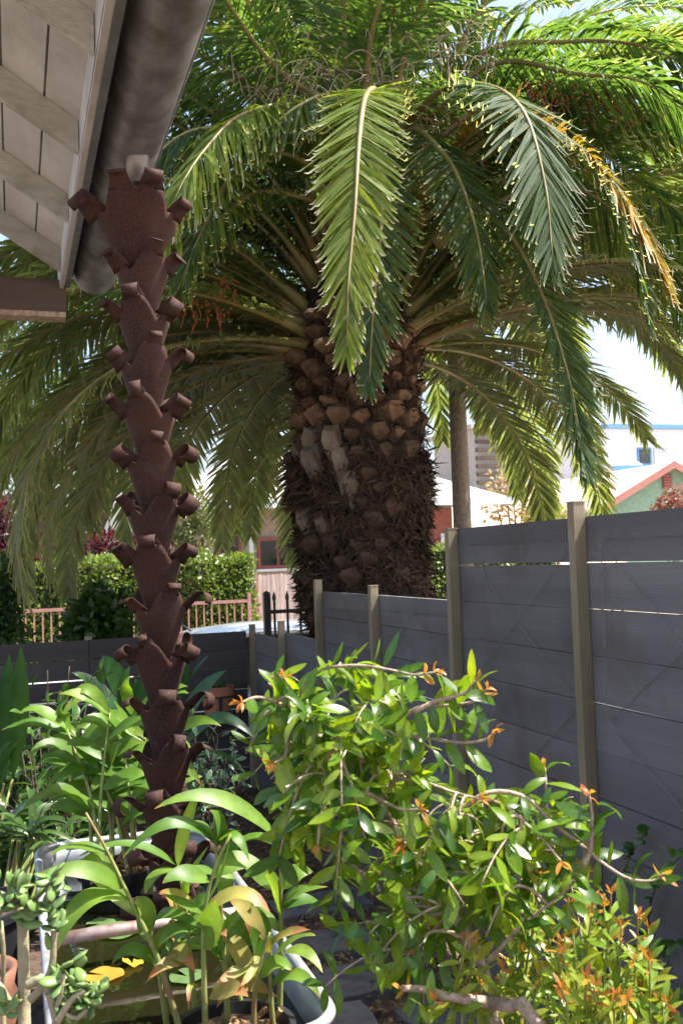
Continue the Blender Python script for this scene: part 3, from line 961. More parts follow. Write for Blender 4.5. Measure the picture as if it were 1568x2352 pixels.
tops = [(330, 960), (420, 1010), (540, 880), (470, 1150), (600, 1000), (640, 900), (510, 1060), (380, 1100), (700, 1020), (300, 900), (570, 1120)]
for i, tp in enumerate(tops):
    a_ = random.uniform(0, 6.28)
    p0 = PB + np.array([0.09 * math.cos(a_), 0.09 * math.sin(a_), 0.5])
    dep = 3.75 + 0.3 * random.random()
    p2 = D(*zB(*tp), dep)
    pm = (p0 + p2) / 2 + np.array([0, 0, 0.04])
    pm[:2] = p0[:2] * 0.62 + p2[:2] * 0.38
    c_ = catmull([p0, pm, p2], 18)
    part('stem', MB().tube(c_, np.linspace(0.009, 0.003, 18), 8), M['cane'], gq, smooth=True)
    for j in range(5):
        u = 0.45 + 0.55 * j / 4
        base = c_[int(u * 17)]
        sgn = 1 if (i + j) % 2 else -1
        L_ = random.uniform(0.19, 0.31)
        az = random.uniform(-0.6, 0.6)
        dv = nrm(right0 * sgn * math.cos(az) + np.array([0, 1, 0]) * math.sin(az) * -1.0 + np.array([0, 0, random.uniform(0.2, 0.9) + 0.4 * (j == 4)]))
        m_ = base + dv * L_ * 0.55
        t_ = base + dv * L_ * 0.95 - np.array([0, 0, random.uniform(0.03, 0.12)])
        plant_leaf(gq, M['ginger'], base, m_, t_, random.uniform(0.048, 0.072), 0.5, n=9, fold=0.2, peak=0.42, wave=0.03)
GB = [((340, 990), (180, 928), (5, 966), 50), ((545, 895), (430, 800), (290, 787), 66), ((350, 975), (305, 880), (335, 815), 62), ((380, 955), (500, 903), (615, 938), 50),
      ((460, 1015), (540, 945), (650, 962), 50), ((350, 1000), (425, 1075), (475, 1155), 60), ((480, 1185), (545, 1080), (600, 1030), 70), ((370, 1190), (290, 1165), (200, 1212), 42),
      ((260, 990), (320, 1040), (360, 1085), 76), ((840, 810), (880, 780), (925, 785), 30), ((840, 1000), (960, 920), (1085, 945), 46), ((850, 1150), (900, 1090), (970, 1085), 40), ((660, 900), (620, 780), (640, 700), 50), ((660, 1000), (600, 900), (560, 820), 60)]
for a_, m_, t_, w in GB:
    d0 = 3.9 + random.uniform(-.15, .1)
    plant_leaf(gq, M['ginger'], D(*zB(*a_), d0), D(*zB(*m_), d0 - .03), D(*zB(*t_), d0 - .06), 1.25 * w * .4688 * d0 / FPX, 0.5, n=11, fold=0.18, peak=0.42, wave=0.03)
for i in range(30):
    a_ = random.uniform(0, 6.28)
    r_ = 0.13 * math.sqrt(random.random())
    p0 = np.array([PB[0] + r_ * math.cos(a_), PB[1] + r_ * math.sin(a_), 0.545])
    p1 = p0 + np.array([random.uniform(-.08, .08), random.uniform(-.1, .05), random.uniform(.02, .09)])
    part('cut_stalk', MB().tube([p0, p1], [0.006, 0.007], 7), M['straw'], gq)

# ================================================================== FENCES
FX = 1.712
BP = 0.146
YP = [0.86, 1.81, 2.76, 3.715, 4.67, 5.62, 6.50, 7.37]
NB = [12, 12, 12, 12, 10, 10, 8][0:]
NB = [12, 12, 12, 10, 10, 8, 8]
PT = [1.86, 1.86, 1.845, 1.80, 1.555, 1.575, 1.29, 1.225]
BASE = 0.05
fence = thing('board_fence', 'stepped grey board fence with bronze posts along the garden path', 'fence', (FX, 4.0, 0.0))
for k in range(7):
    y0, y1 = YP[k] + 0.002, YP[k + 1] - 0.002
    for j in range(NB[k]):
        z0 = BASE - (.05 if k == 6 else 0) + j * BP + random.uniform(-.0008, .0008)
        gap = 0.0030 if random.random() < 0.7 else 0.0065
        sag = random.uniform(-0.002, 0.002)
        V = []
        for xx in (FX + 0.001, FX + 0.023):
            V += [(xx, y0, z0), (xx, y1, z0 + sag), (xx, y1, z0 + BP - gap + sag), (xx, y0, z0 + BP - gap)]
        part('board', MB().add(V, [(0, 1, 2, 3), (7, 6, 5, 4), (0, 4, 5, 1), (3, 2, 6, 7), (0, 3, 7, 4), (1, 5, 6, 2)]), M['fence_board'], fence)
for y, h in zip(YP, PT):
    e = 0.0195
    part('post', MB().box2((FX - 0.042, y - e, 0.0), (FX - 0.001, y + e, h)).box2((FX - 0.044, y - e - .002, h), (FX + 0.001, y + e + .002, h + 0.004)), M['post'], fence)


def wire(pts, r=0.0012):
    q = [onplane(px, py, 0, FX - 0.012) for px, py in pts]
    part('trellis_wire', MB().tube(q, r, 5), M['wire'], fence)


for w_ in [[(1374, 1240), (1470, 1236), (1568, 1229), (1700, 1215)], [(1380, 1250), (1460, 1345), (1540, 1448), (1640, 1570)], [(1378, 1248), (1386, 1450), (1394, 1655)],
           [(1400, 1658), (1480, 1580), (1568, 1500)], [(1400, 1662), (1480, 1760), (1600, 1900)], [(1064, 1250), (1180, 1247), (1310, 1240)],
           [(1075, 1252), (1120, 1335), (1186, 1430)], [(1308, 1252), (1240, 1355), (1186, 1430), (1110, 1530)], [(1308, 1245), (1312, 1420), (1322, 1600)],
           [(1190, 1432), (1255, 1520), (1330, 1612)], [(1330, 1620), (1260, 1700), (1200, 1760)], [(880, 1403), (950, 1408), (1028, 1415)], [(945, 1408), (915, 1465), (890, 1525)],
           [(945, 1408), (985, 1460), (1015, 1500)], [(740, 1398), (845, 1404)], [(788, 1400), (770, 1440), (752, 1490)], [(788, 1400), (815, 1430)]]:
    wire(w_)

rear = thing('rear_fence', 'low dark board fence with light shining through its gaps behind the plants', 'fence', (0.5, 7.42, 0.0))
RXP = [1.66, 0.5, -0.7, -1.9, -3.1]
for k in range(4):
    for j in range(8):
        z0 = BASE - .03 + j * BP
        gap = 0.010 + random.uniform(-.003, .004)
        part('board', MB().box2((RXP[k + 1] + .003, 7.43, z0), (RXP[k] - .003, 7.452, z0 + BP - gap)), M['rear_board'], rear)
for x in RXP[1:]:
    part('post', MB().box2((x - .025, 7.454, 0), (x + .025, 7.50, 1.20)), M['post'], rear)

# iron fence beyond
IY = 8.25
ip = onplane(612, 1365, 1, IY)
iron = thing('iron_fence', 'black iron picket fence with spear points behind the board fence corner', 'fence', (ip[0], IY, 0))
part('post', MB().box2((ip[0] - .028, IY - .028, -0.3), (ip[0] + .028, IY + .028, ip[2])).lathe((ip[0], IY, 0), [(.034, ip[2]), (.034, ip[2] + .012), (.0, ip[2] + .03)], 12), M['iron'], iron)
zr = onplane(650, 1404, 1, IY)[2]
for z in (zr, 0.2):
    part('rail', MB().box2((ip[0] + .03, IY - .016, z - .016), (ip[0] + 3.6, IY + .016, z + .016)), M['iron'], iron)
for i in range(31):
    x = ip[0] + 0.065 + 0.114 * i
    pk = MB().box2((x - .009, IY - .009, 0.0), (x + .009, IY + .009, ip[2] - .04))
    pk.lathe((x, IY, 0), [(.009, ip[2] - .06), (.0175, ip[2] - .04), (.016, ip[2] - .02), (.0, ip[2] + .03)], 8)
    part('picket', pk, M['iron'], iron)

# pot on a ring bracket at the rear fence
pc = onplane(500, 1650, 1, 7.22)
tp_ = thing('hanging_pot', 'terracotta pot held by an iron bracket on the dark rear fence', 'pot', pc)
part('pot_wall', MB().lathe(pc, [(0, 0), (.088, 0), (.112, .17), (.126, .17), (.128, .235), (.117, .235), (.108, .19), (.08, .02)], 28), M['terracotta'], tp_, smooth=False)
part('saucer', MB().lathe(pc - [0, 0, .03], [(0, 0), (.10, 0), (.122, .028), (.115, .03), (.0, .012)], 28), M['terracotta'], tp_)
br = MB().tube([(pc[0] + .119 * math.cos(t), pc[1] + .119 * math.sin(t), pc[2] + .165) for t in np.linspace(0, 2 * math.pi, 28, endpoint=False)], .005, 6, closed=True)
br.box2((pc[0] - .012, pc[1] - .135, pc[2] - .03), (pc[0] + .012, pc[1] - .127, pc[2] + .17)).box2((pc[0] - .03, pc[1] + .11, pc[2] + .1), (pc[0] + .03, 7.435, pc[2] + .17))
part('bracket', br, M['iron'], tp_)
sp = thing('succulent', 'small straggly succulent growing in the terracotta fence pot', 'plant', pc + [0, 0, .19])
tmpl = leaf_template('t', 0.35, 0.1, 0.2)
mats = [basis(pc + [random.uniform(-.09, .09), random.uniform(-.09, .09), .2 + random.uniform(0, .03)], rdir(1, 0.9)[0], rdir(1, .5)[0], random.uniform(.03, .07)) for _ in range(60)]
part('foliage', join_leaves('foliage', tmpl, mats), M['shrub_dark'], sp, kind='stuff')

bc = onplane(520, 1866, 2, 0.02)
bk = MB().box((bc[0], bc[1], 0.06), (0.10, 0.09, 0.10)).box((bc[0], bc[1], 0.115), (0.085, 0.075, 0.012))
single('brick_block', bk, M['pink_brick'], 'small pinkish block on the soil by the rear fence', 'block')

# ================================================================== PALM
PC = np.array([2.46, 6.98, 0.0])
palm = thing('palm_tree', 'massive date palm with shaggy trunk and arching fronds behind the fence', 'palm tree', PC)
prof = [(0, .50), (.3, .50), (.8, .53), (1.25, .49), (1.45, .53), (1.7, .50), (2.0, .52), (2.25, .55), (2.5, .53), (2.7, .50), (3.0, .495), (3.3, .49), (3.5, .46), (3.75, .36), (4.1, .25), (4.6, .12)]
pz, pr = np.array([p[0] for p in prof]), np.array([p[1] for p in prof]) * np.interp([p[0] for p in prof], [0, 1.2, 1.35, 1.55, 1.75, 2.0, 2.3, 2.5, 3.5, 4.6], [.66, .70, .78, .88, .80, .84, .93, .86, .92, 1])


def trad(z):
    return np.interp(z, pz, pr)


zs = np.linspace(0, 4.6, 70)
ths = np.linspace(0, 2 * math.pi, 65)
gridp = []
for z in zs:
    r = trad(z) - 0.03 + 0.02 * np.sin(9 * ths + 4 * z) * math.sin(11 * z) + 0.012 * rng.normal(size=65)
    r[-1] = r[0]
    gridp.append(np.stack([PC[0] + r * np.cos(ths), PC[1] + r * np.sin(ths), np.full(65, z)], 1))
trunk = part('trunk', MB().grid(gridp), M['trunk'], palm, smooth=True)
# leaf-base stubs
bv = np.array([(0, -.03, -.085), (-.095, -.03, .015), (.095, -.03, .015), (-.055, .075, .045), (.055, .070, .05), (-.045, .055, .085), (.045, .055, .08), (-.06, -.03, .09), (.06, -.03, .09), (0, .04, -.03)])
bf = [(0, 9, 1), (0, 2, 9), (1, 9, 3), (9, 4, 3), (9, 2, 4), (3, 4, 6, 5), (1, 3, 5, 7), (4, 2, 8, 6), (5, 6, 8, 7)]
bms = []
for q in range(5):
    v = bv * rng.uniform(0.85, 1.15, bv.shape) + rng.normal(scale=.004, size=bv.shape)
    bms.append(MB().add(v, bf).mesh('boot'))
bms2 = []
for q in range(3):
    v = bv * np.array([0.8, 0.75, 1.9]) * rng.uniform(0.9, 1.1, bv.shape)
    bms2.append(MB().add(v, bf).mesh('boot_long'))
for q in bms:
    q.materials.append(M['boot'])
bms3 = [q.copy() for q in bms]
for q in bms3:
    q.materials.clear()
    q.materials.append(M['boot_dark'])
for q in bms2:
    q.materials.append(M['boot_pale'])
CAMAZ = math.atan2(EYE[1] - PC[1], EYE[0] - PC[0])
row = 0
z = 0.75
while z < 3.55:
    for k in range(15):
        t = 2 * math.pi * (k + 0.5 * (row % 2)) / 15 + 0.06 * row + random.uniform(-.05, .05)
        rel = (t - CAMAZ + math.pi) % (2 * math.pi) - math.pi
        if abs(rel) > R(112):
            continue
        zz = z + random.uniform(-.025, .025)
        if random.random() < (0.45 if zz < 2.6 else 0.08):
            continue
        longp = (-1.3 < rel < -0.12) and 1.8 < zz < 2.5
        r = trad(zz) - 0.01
        pos = (PC[0] + r * math.cos(t), PC[1] + r * math.sin(t), zz)
        Mx = Matrix.Translation(pos) @ Matrix.Rotation(t - math.pi / 2, 4, 'Z') @ Matrix.Rotation(random.uniform(-.25, .25), 4, 'Y') @ Matrix.Rotation(random.uniform(-.35, .2), 4, 'X') @ Matrix.Scale(random.uniform(.75, 1.3), 4)
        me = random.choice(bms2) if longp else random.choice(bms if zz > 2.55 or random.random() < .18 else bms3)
        part('leaf_base', me, None, trunk, Mx)
    z += 0.128
    row += 1
# shaggy fibre
n = 17000
t = CAMAZ + rng.uniform(-2.1, 2.1, n)
z = 0.7 + 2.75 * rng.random(n)
ledge = np.array([1.25, 1.55, 2.1, 2.35, 1.85])
pk = rng.random(n) < 0.5
z[pk] = ledge[rng.integers(0, 5, pk.sum())] + 0.07 * rng.normal(size=pk.sum())
r = np.interp(z, pz, pr) + rng.uniform(-.04, .025, n) + .035 * (np.sin(3 * t + 5 * z) * np.sin(4.3 * z + t))
P = np.stack([PC[0] + r * np.cos(t), PC[1] + r * np.sin(t), z], 1)
outv = np.stack([np.cos(t), np.sin(t), 0 * t], 1)
tanv = np.stack([-np.sin(t), np.cos(t), 0 * t], 1)
dv = outv * rng.uniform(-.1, .6, n)[:, None] + tanv * rng.normal(size=n)[:, None] * 0.9 + np.array([0, 0, 1]) * rng.normal(-.5, .6, n)[:, None]
part('fibre', leaf_cards('fibre', P, dv, nrm(outv + .5 * rdir(n)), rng.uniform(.05, .19, n), rng.uniform(.004, .022, n)), M['fibre'], trunk, kind='stuff')
# a few torn flaps that hang out of the outline
n = 240
t = CAMAZ + rng.choice([-1, 1], n) * rng.uniform(0.9, 1.9, n)
z = rng.choice([1.2, 1.35, 1.6, 1.9, 2.15], n) + .1 * rng.normal(size=n)
r = np.interp(z, pz, pr) + 0.02
P = np.stack([PC[0] + r * np.cos(t), PC[1] + r * np.sin(t), z], 1)
outv = np.stack([np.cos(t), np.sin(t), 0 * t], 1)
dv = outv * rng.uniform(.3, 1.0, n)[:, None] + np.array([0, 0, -1]) * rng.uniform(0, 1.2, n)[:, None]
part('torn_sheath', leaf_cards('torn_sheath', P, dv, rdir(n), rng.uniform(.06, .15, n), rng.uniform(.02, .05, n)), M['fibre'], trunk, kind='stuff')


def frond(C, mat, Lmax=0.42, start=0.14, sp=0.026, lift=0.25, droop=0.25, spread=(62, 24), width=0.020, b0=None, petiole=0.032, dens=1.0, ragged=0.12, jit=.12):
    """C: dense centre line of the midrib"""
    n = len(C)
    T = nrm(np.gradient(C, axis=0))
    seg = np.linalg.norm(np.diff(C, axis=0), axis=1)
    S = np.r_[0, np.cumsum(seg)]
    total = S[-1]
    if b0 is None:
        b0 = np.cross(T[0], np.array([0, 0, 1.0]))
    B = [nrm(np.asarray(b0, float) - T[0] * np.dot(b0, T[0]))]
    for i in range(1, n):
        b_ = B[-1] - T[i] * np.dot(B[-1], T[i])
        B.append(nrm(b_))
    B = np.array(B)
    u = np.linspace(0, 1, n)
    rr = petiole * (1 - u) ** 1.1 * np.where(u < 0.12, 1 + 1.4 * (0.12 - u) / 0.12, 1) + 0.0035
    fr = part('frond', MB().tube(C, rr, 6), M['rachis'], palm, smooth=True)
    k = int(total * (1 - start) / sp * dens)
    s = start * total + (total * (1 - start)) * np.linspace(0, 1, k)
    s = np.concatenate([s, s + sp * 0.5])
    s = np.clip(s, 0, total * 0.999)
    side = np.repeat([-1.0, 1.0], k)
    m_ = len(s)
    uu = s / total
    p = np.stack([np.interp(s, S, C[:, q]) for q in range(3)], 1)
    tt = nrm(np.stack([np.interp(s, S, T[:, q]) for q in range(3)], 1))
    bb = nrm(np.stack([np.interp(s, S, B[:, q]) for q in range(3)], 1))
    nn = np.cross(bb, tt)
    al = np.radians(np.interp(uu, [0, start, 0.6, 1], [spread[0], spread[0], 0.6 * spread[0] + 0.4 * spread[1], spread[1]])) + rng.normal(scale=.09, size=m_)
    lf = lift + rng.normal(scale=jit, size=m_)
    dr = nrm(tt * np.cos(al)[:, None] + bb * (side * np.sin(al))[:, None] + nn * lf[:, None])
    Ln = Lmax * np.interp(uu, [0, start, start + .2, .5, .8, 1], [.15, .32, .85, 1.0, .82, .38]) * rng.normal(1, ragged, m_).clip(.5, 1.3)
    wv = nrm(np.cross(dr, nn) + 0.25 * rng.normal(size=(m_, 3)))
    G3 = np.array([0, 0, -1.0])
    us = np.array([0, .3, .68, .93, 1.0])
    wid = np.array([.45, 1.0, .8, .35, .04]) * width / 2
    dd = droop * rng.uniform(.5, 1.5, m_)
    V, tipv = [], []
    hook = 0.10 * rng.random(m_) + 0.02
    for q, (uq, wq) in enumerate(zip(us, wid)):
        bow = G3 * (dd * Ln * uq ** 2)[:, None]
        if q == 4:
            bow = bow + (nn * -1.0) * (hook * Ln)[:, None]
        c_ = p + dr * (Ln * uq * (1 - 0.25 * dd * uq))[:, None] + bow
        V += [c_ - wv * wq, c_ + wv * wq]
        tipv += [uq, uq]
    V = np.stack(V, 1)
    at = {'tip': np.tile(tipv, m_), 'rnd': np.repeat((rng.random(m_) * 0.55 + 0.45 * random.random()), 10)}
    base = (np.arange(m_) * 10)[:, None]
    Q = np.concatenate([base + np.array([2 * q, 2 * q + 1, 2 * q + 3, 2 * q + 2]) for q in range(4)])
    part('leaflets', bulk_mesh('leaflets', V.reshape(-1, 3), quads=Q, attrs=at), mat, fr, kind='stuff')
    return fr


def arch(az, z0, e0, L_, drop, r0=None, pw=1.5, side=0.0):
    """midrib that starts on the trunk and bends down under its weight"""
    n = 34
    ds = L_ / (n - 1)
    r0 = trad(min(z0, 4.5)) * 0.8 if r0 is None else r0
    p = np.array([PC[0] + r0 * math.cos(az), PC[1] + r0 * math.sin(az), z0])
    out = [p]
    for i in range(n - 1):
        s = i / (n - 1)
        e = e0 - drop * s ** pw
        a_ = az + side * s
        p = p + ds * np.array([math.cos(a_) * math.cos(e), math.sin(a_) * math.cos(e), math.sin(e)])
        out.append(p)
    return np.array(out)


def proj(p):
    v = np.asarray(p) - EYE
    z = v @ fwd
    return 784 + FPX * (v @ right) / z, 1176 - FPX * (v @ up) / z


def clear_view(C):
    x, y = proj(C[12:])
    return not (((x > 1035) & (x < 1085) & (y > 960)).any() or ((x > 1405) & (y > 1010)).any())


# old low fronds: all round except towards the camera
k = 0
for ring, (z0, e0, L_, drop, cnt) in enumerate([(3.28, 4, 3.2, 104, 27), (3.38, 24, 3.65, 120, 29), (3.50, 42, 3.9, 136, 25)]):
    for i in range(cnt):
        rel = R(58 if ring < 2 else 66) + (2 * math.pi - R(116 if ring < 2 else 132)) * (i + 0.5 * (ring % 2)) / (cnt - 0.5)
        az = CAMAZ + rel + random.uniform(-.07, .07)
        hi = 1.0 if R(55) < rel < R(125) else 0.0
        C = arch(az, z0 + random.uniform(-.06, .06), R(e0 + 9 * hi + random.uniform(-7, 7)), L_ * random.uniform(.9, 1.1), R(drop - 26 * hi + random.uniform(-12, 10)), side=random.uniform(-.15, .15))
        if not clear_view(C):
            continue
        frond(C, M['palm_under'], Lmax=0.40, start=0.07, sp=0.025, lift=0.0, droop=0.12, jit=.05, spread=(62, 30), width=0.032, petiole=0.021)
# middle fronds
for ring, (z0, e0, L_, drop, cnt) in enumerate([(3.72, 50, 3.6, 132, 18), (3.85, 58, 3.7, 128, 16), (4.0, 66, 3.7, 120, 15)]):
    for i in range(cnt):
        rel = R(62) + (2 * math.pi - R(124)) * (i + 0.5 * ring) / (cnt - 0.5)
        az = CAMAZ + rel + random.uniform(-.1, .1)
        if abs((az - CAMAZ) % (2 * math.pi) - R(92)) < R(26) and ring and i % 2:
            continue
        C = arch(az, z0, R(e0 + random.uniform(-6, 6)), L_ * random.uniform(.9, 1.1), R(drop + random.uniform(-14, 14)), side=random.uniform(-.15, .15))
        if not clear_view(C):
            continue
        frond(C, M['palm'], Lmax=0.40, start=0.07, sp=0.025, lift=0.12, droop=0.3, spread=(62, 26), width=0.028, petiole=0.022)
# young upright fronds
for i in range(44):
    az = CAMAZ + i * 2.39996
    e0 = 60 + 26 * (i / 44)
    if abs((az - CAMAZ) % (2 * math.pi) - R(90)) < R(34) and i % 3:
        continue
    C = arch(az, 4.0 + 0.4 * i / 44, R(e0), 3.6 * random.uniform(.9, 1.1), R(62 + random.uniform(-10, 15)))
    frond(C, M['palm'], Lmax=0.40, start=0.14, sp=0.025, lift=0.3, droop=0.3, spread=(58, 24), width=0.028, petiole=0.024)

# fronds that hang towards the camera, placed one by one
HERO = [  # (list of (px, py, depth)), material, Lmax, droop, sp
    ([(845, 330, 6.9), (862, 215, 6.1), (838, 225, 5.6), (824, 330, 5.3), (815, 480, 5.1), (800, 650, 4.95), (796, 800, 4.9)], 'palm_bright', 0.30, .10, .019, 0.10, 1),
    ([(850, 420, 6.9), (880, 340, 6.3), (880, 400, 6.0), (872, 560, 5.8), (855, 740, 5.65), (848, 880, 5.6)], 'palm', 0.27, .08, .020, 0.05, 1),
    ([(900, 330, 6.9), (1000, 215, 6.3), (1110, 195, 5.9), (1200, 255, 5.5), (1250, 420, 5.3), (1268, 590, 5.2)], 'palm', 0.40, .10, .020, 0.12, 1),
    ([(900, 400, 6.9), (945, 300, 6.4), (1030, 370, 6.0), (1085, 500, 5.8), (1108, 620, 5.7), (1116, 700, 5.65)], 'palm', 0.32, .10, .020, 0.1, 1),
    ([(930, 520, 6.8), (1060, 460, 6.3), (1160, 530, 6.0), (1235, 660, 5.8), (1300, 850, 5.6), (1345, 1085, 5.5)], 'palm', 0.31, .06, .020, -0.15, 1),
    ([(960, 420, 6.8), (1150, 270, 6.3), (1310, 325, 5.9), (1420, 440, 5.6), (1490, 560, 5.5), (1530, 650, 5.4)], 'palm_yellow', 0.33, .35, .020, -0.1, 1),
    ([(960, 440, 6.8), (1160, 300, 6.3), (1300, 340, 5.8), (1400, 450, 5.5), (1460, 600, 5.4), (1485, 740, 5.3)], 'palm', 0.20, .45, .022, -0.3, 1),
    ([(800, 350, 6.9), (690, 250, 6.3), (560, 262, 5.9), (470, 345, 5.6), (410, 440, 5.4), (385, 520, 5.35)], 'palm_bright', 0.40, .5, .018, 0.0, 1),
    ([(800, 430, 6.9), (650, 350, 6.4), (545, 390, 6.1), (480, 500, 5.9), (435, 600, 5.8), (420, 660, 5.75)], 'palm', 0.37, .15, .021, 0.05, 1),
    ([(820, 300, 6.9), (760, 225, 6.2), (700, 235, 5.9), (610, 300, 5.8), (560, 350, 5.7)], 'palm', 0.28, .4, .022, 0.1, 1),
    ([(930, 380, 6.9), (1150, 230, 6.7), (1350, 330, 6.5), (1480, 430, 6.3), (1600, 560, 6.1)], 'palm', 0.36, .35, .024, 0.2, 1),
    ([(930, 330, 6.9), (1120, 150, 6.6), (1330, 170, 6.2), (1480, 190, 5.9), (1620, 300, 5.6)], 'palm', 0.36, .55, .024, -0.05, 1),
    ([(930, 300, 6.9), (1110, 120, 6.7), (1300, 95, 6.5), (1470, 105, 6.2), (1640, 180, 6.0)], 'palm', 0.36, .45, .024, 0.0, 1),
    ([(930, 400, 6.9), (1180, 260, 6.9), (1400, 215, 6.7), (1640, 270, 6.4)], 'palm', 0.36, .5, .026, 0.0, 1),
    ([(930, 360, 6.9), (1130, 300, 7.0), (1350, 290, 7.0), (1640, 340, 6.9)], 'palm', 0.40, .2, .026, 0.2, 1),
    ([(840, 250, 6.8), (850, 100, 6.5), (885, -40, 6.2), (930, -200, 6.0)], 'palm', 0.42, .2, .026, 0.2, 1),
    ([(800, 260, 6.8), (640, 160, 6.5), (520, 0, 6.1), (430, -160, 5.9)], 'palm', 0.42, .25, .026, 0.2, 1),
    ([(900, 260, 6.8), (940, 80, 6.6), (1000, -60, 6.3), (1080, -200, 6.1)], 'palm', 0.42, .25, .026, 0.2, 1),
    ([(780, 280, 6.9), (600, 200, 6.7), (450, 120, 6.4), (330, 100, 6.1)], 'palm', 0.40, .35, .026, 0.2, 1),
    ([(780, 320, 6.9), (590, 300, 6.6), (440, 300, 6.3), (330, 380, 6.1)], 'palm', 0.36, .35, .026, 0.2, 1),
    ([(790, 480, 6.9), (600, 440, 6.5), (450, 560, 6.2), (330, 640, 6.0), (210, 690, 5.9)], 'palm', 0.32, .2, .026, 0.2, 1),
    ([(1000, 560, 6.8), (1250, 420, 6.5), (1450, 520, 6.3), (1620, 760, 6.1)], 'palm', 0.36, .3, .026, 0.15, 1),
]
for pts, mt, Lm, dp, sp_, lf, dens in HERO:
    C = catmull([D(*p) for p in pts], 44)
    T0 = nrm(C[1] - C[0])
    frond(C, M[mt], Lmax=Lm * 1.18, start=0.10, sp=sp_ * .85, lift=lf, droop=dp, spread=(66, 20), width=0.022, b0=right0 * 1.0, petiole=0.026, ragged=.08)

# dried flower stalks and orange fruit stalks in the crown
ds = MB()
for (px, py, dep, nst, rad, dr_) in [(720, 215, 6.2, 60, .42, .3), (1050, 130, 6.1, 60, .35, .3), (600, 190, 6.4, 40, .35, .25), (900, 190, 6.2, 40, .3, .2)]:
    c0 = D(px, py, dep)
    for i in range(nst):
        a_ = c0 + rng.normal(size=3) * rad * .4
        dv = nrm(rng.normal(size=3) + [0, -.3, -.2])
        q = bez(a_, a_ + dv * .12 + [0, 0, .03], a_ + dv * .2 + [0, 0, -.07 * random.random()], 5)
        ds.tube(q, [.004, .0035, .003, .002, .001], 4, cap=False)
part('dried_stalks', ds, M['palm_dry'], palm, kind='stuff')
for (px, py, dep, sprd, nst) in [(1360, 232, 6.3, .42, 34), (1010, 300, 6.5, .2, 14), (470, 690, 6.6, .2, 14)]:
    c0 = D(px, py, dep)
    fm = MB()
    for i in range(nst):
        a_ = c0 + right0 * random.uniform(-1, 1) * sprd + np.array([0, 0, random.uniform(-.12, .12)])
        fm.tube([a_ + [0, 0.1, .06], a_, a_ + rng.normal(size=3) * .04 - [0, 0, .12]], [.005, .004, .003], 4, cap=False)
        for j in range(5):
            b_ = a_ + rng.normal(size=3) * .035
            fm.lathe(b_, [(0, -.012), (.011, 0), (0, .012)], 5)
    part('fruit_stalk', fm, M['fruit'], palm, kind='stuff')

# ================================================================== POMEGRANATE-LIKE SHRUBS
def z2(x, y):
    return 539 + .3958 * x, 1388 + .3958 * y


def z3(x, y):
    return 947 + .3958 * x, 1633 + .3958 * y


PBASE = np.array([1.02, 1.72, 0.0])
pome = thing('arching_shrub', 'arching shrub with glossy bright green leaves in front of the grey fence', 'shrub', PBASE)
PT_ = [leaf_template('p%d' % i, random.uniform(.26, .36), c, f, 7, .5, .02, .35) for i, (c, f) in enumerate([(.05, .15), (-.08, .25), (.12, .3), (-.02, .1), (.16, .2)])]
PM = [t.mesh('leaf', True) for t in PT_]
for q in PM:
    q.materials.append(M['pome'])
PN = [t.mesh('leaf_new', True) for t in PT_[:3]]
for q in PN:
    q.materials.append(M['pome_new'])
PL = [t.mesh('leaf_light', True) for t in PT_]
for q in PL:
    q.materials.append(M['pome_light'])
TC = nrm(EYE - np.array([0.9, 1.9, 1.0]))
Z1 = np.array([0, 0, 1.0])

branches = []


def branch(fn, pts, d0, d1, r0, r1):
    k = len(pts)
    q = [D(*fn(*p), d0 + (d1 - d0) * i / (k - 1)) for i, p in enumerate(pts)]
    C = catmull(q, max(10, 5 * k))
    part('branch', MB().tube(C, np.linspace(r0, r1, len(C)), 7), M['bark'], pome, smooth=True)
    branches.append(C)
    return C


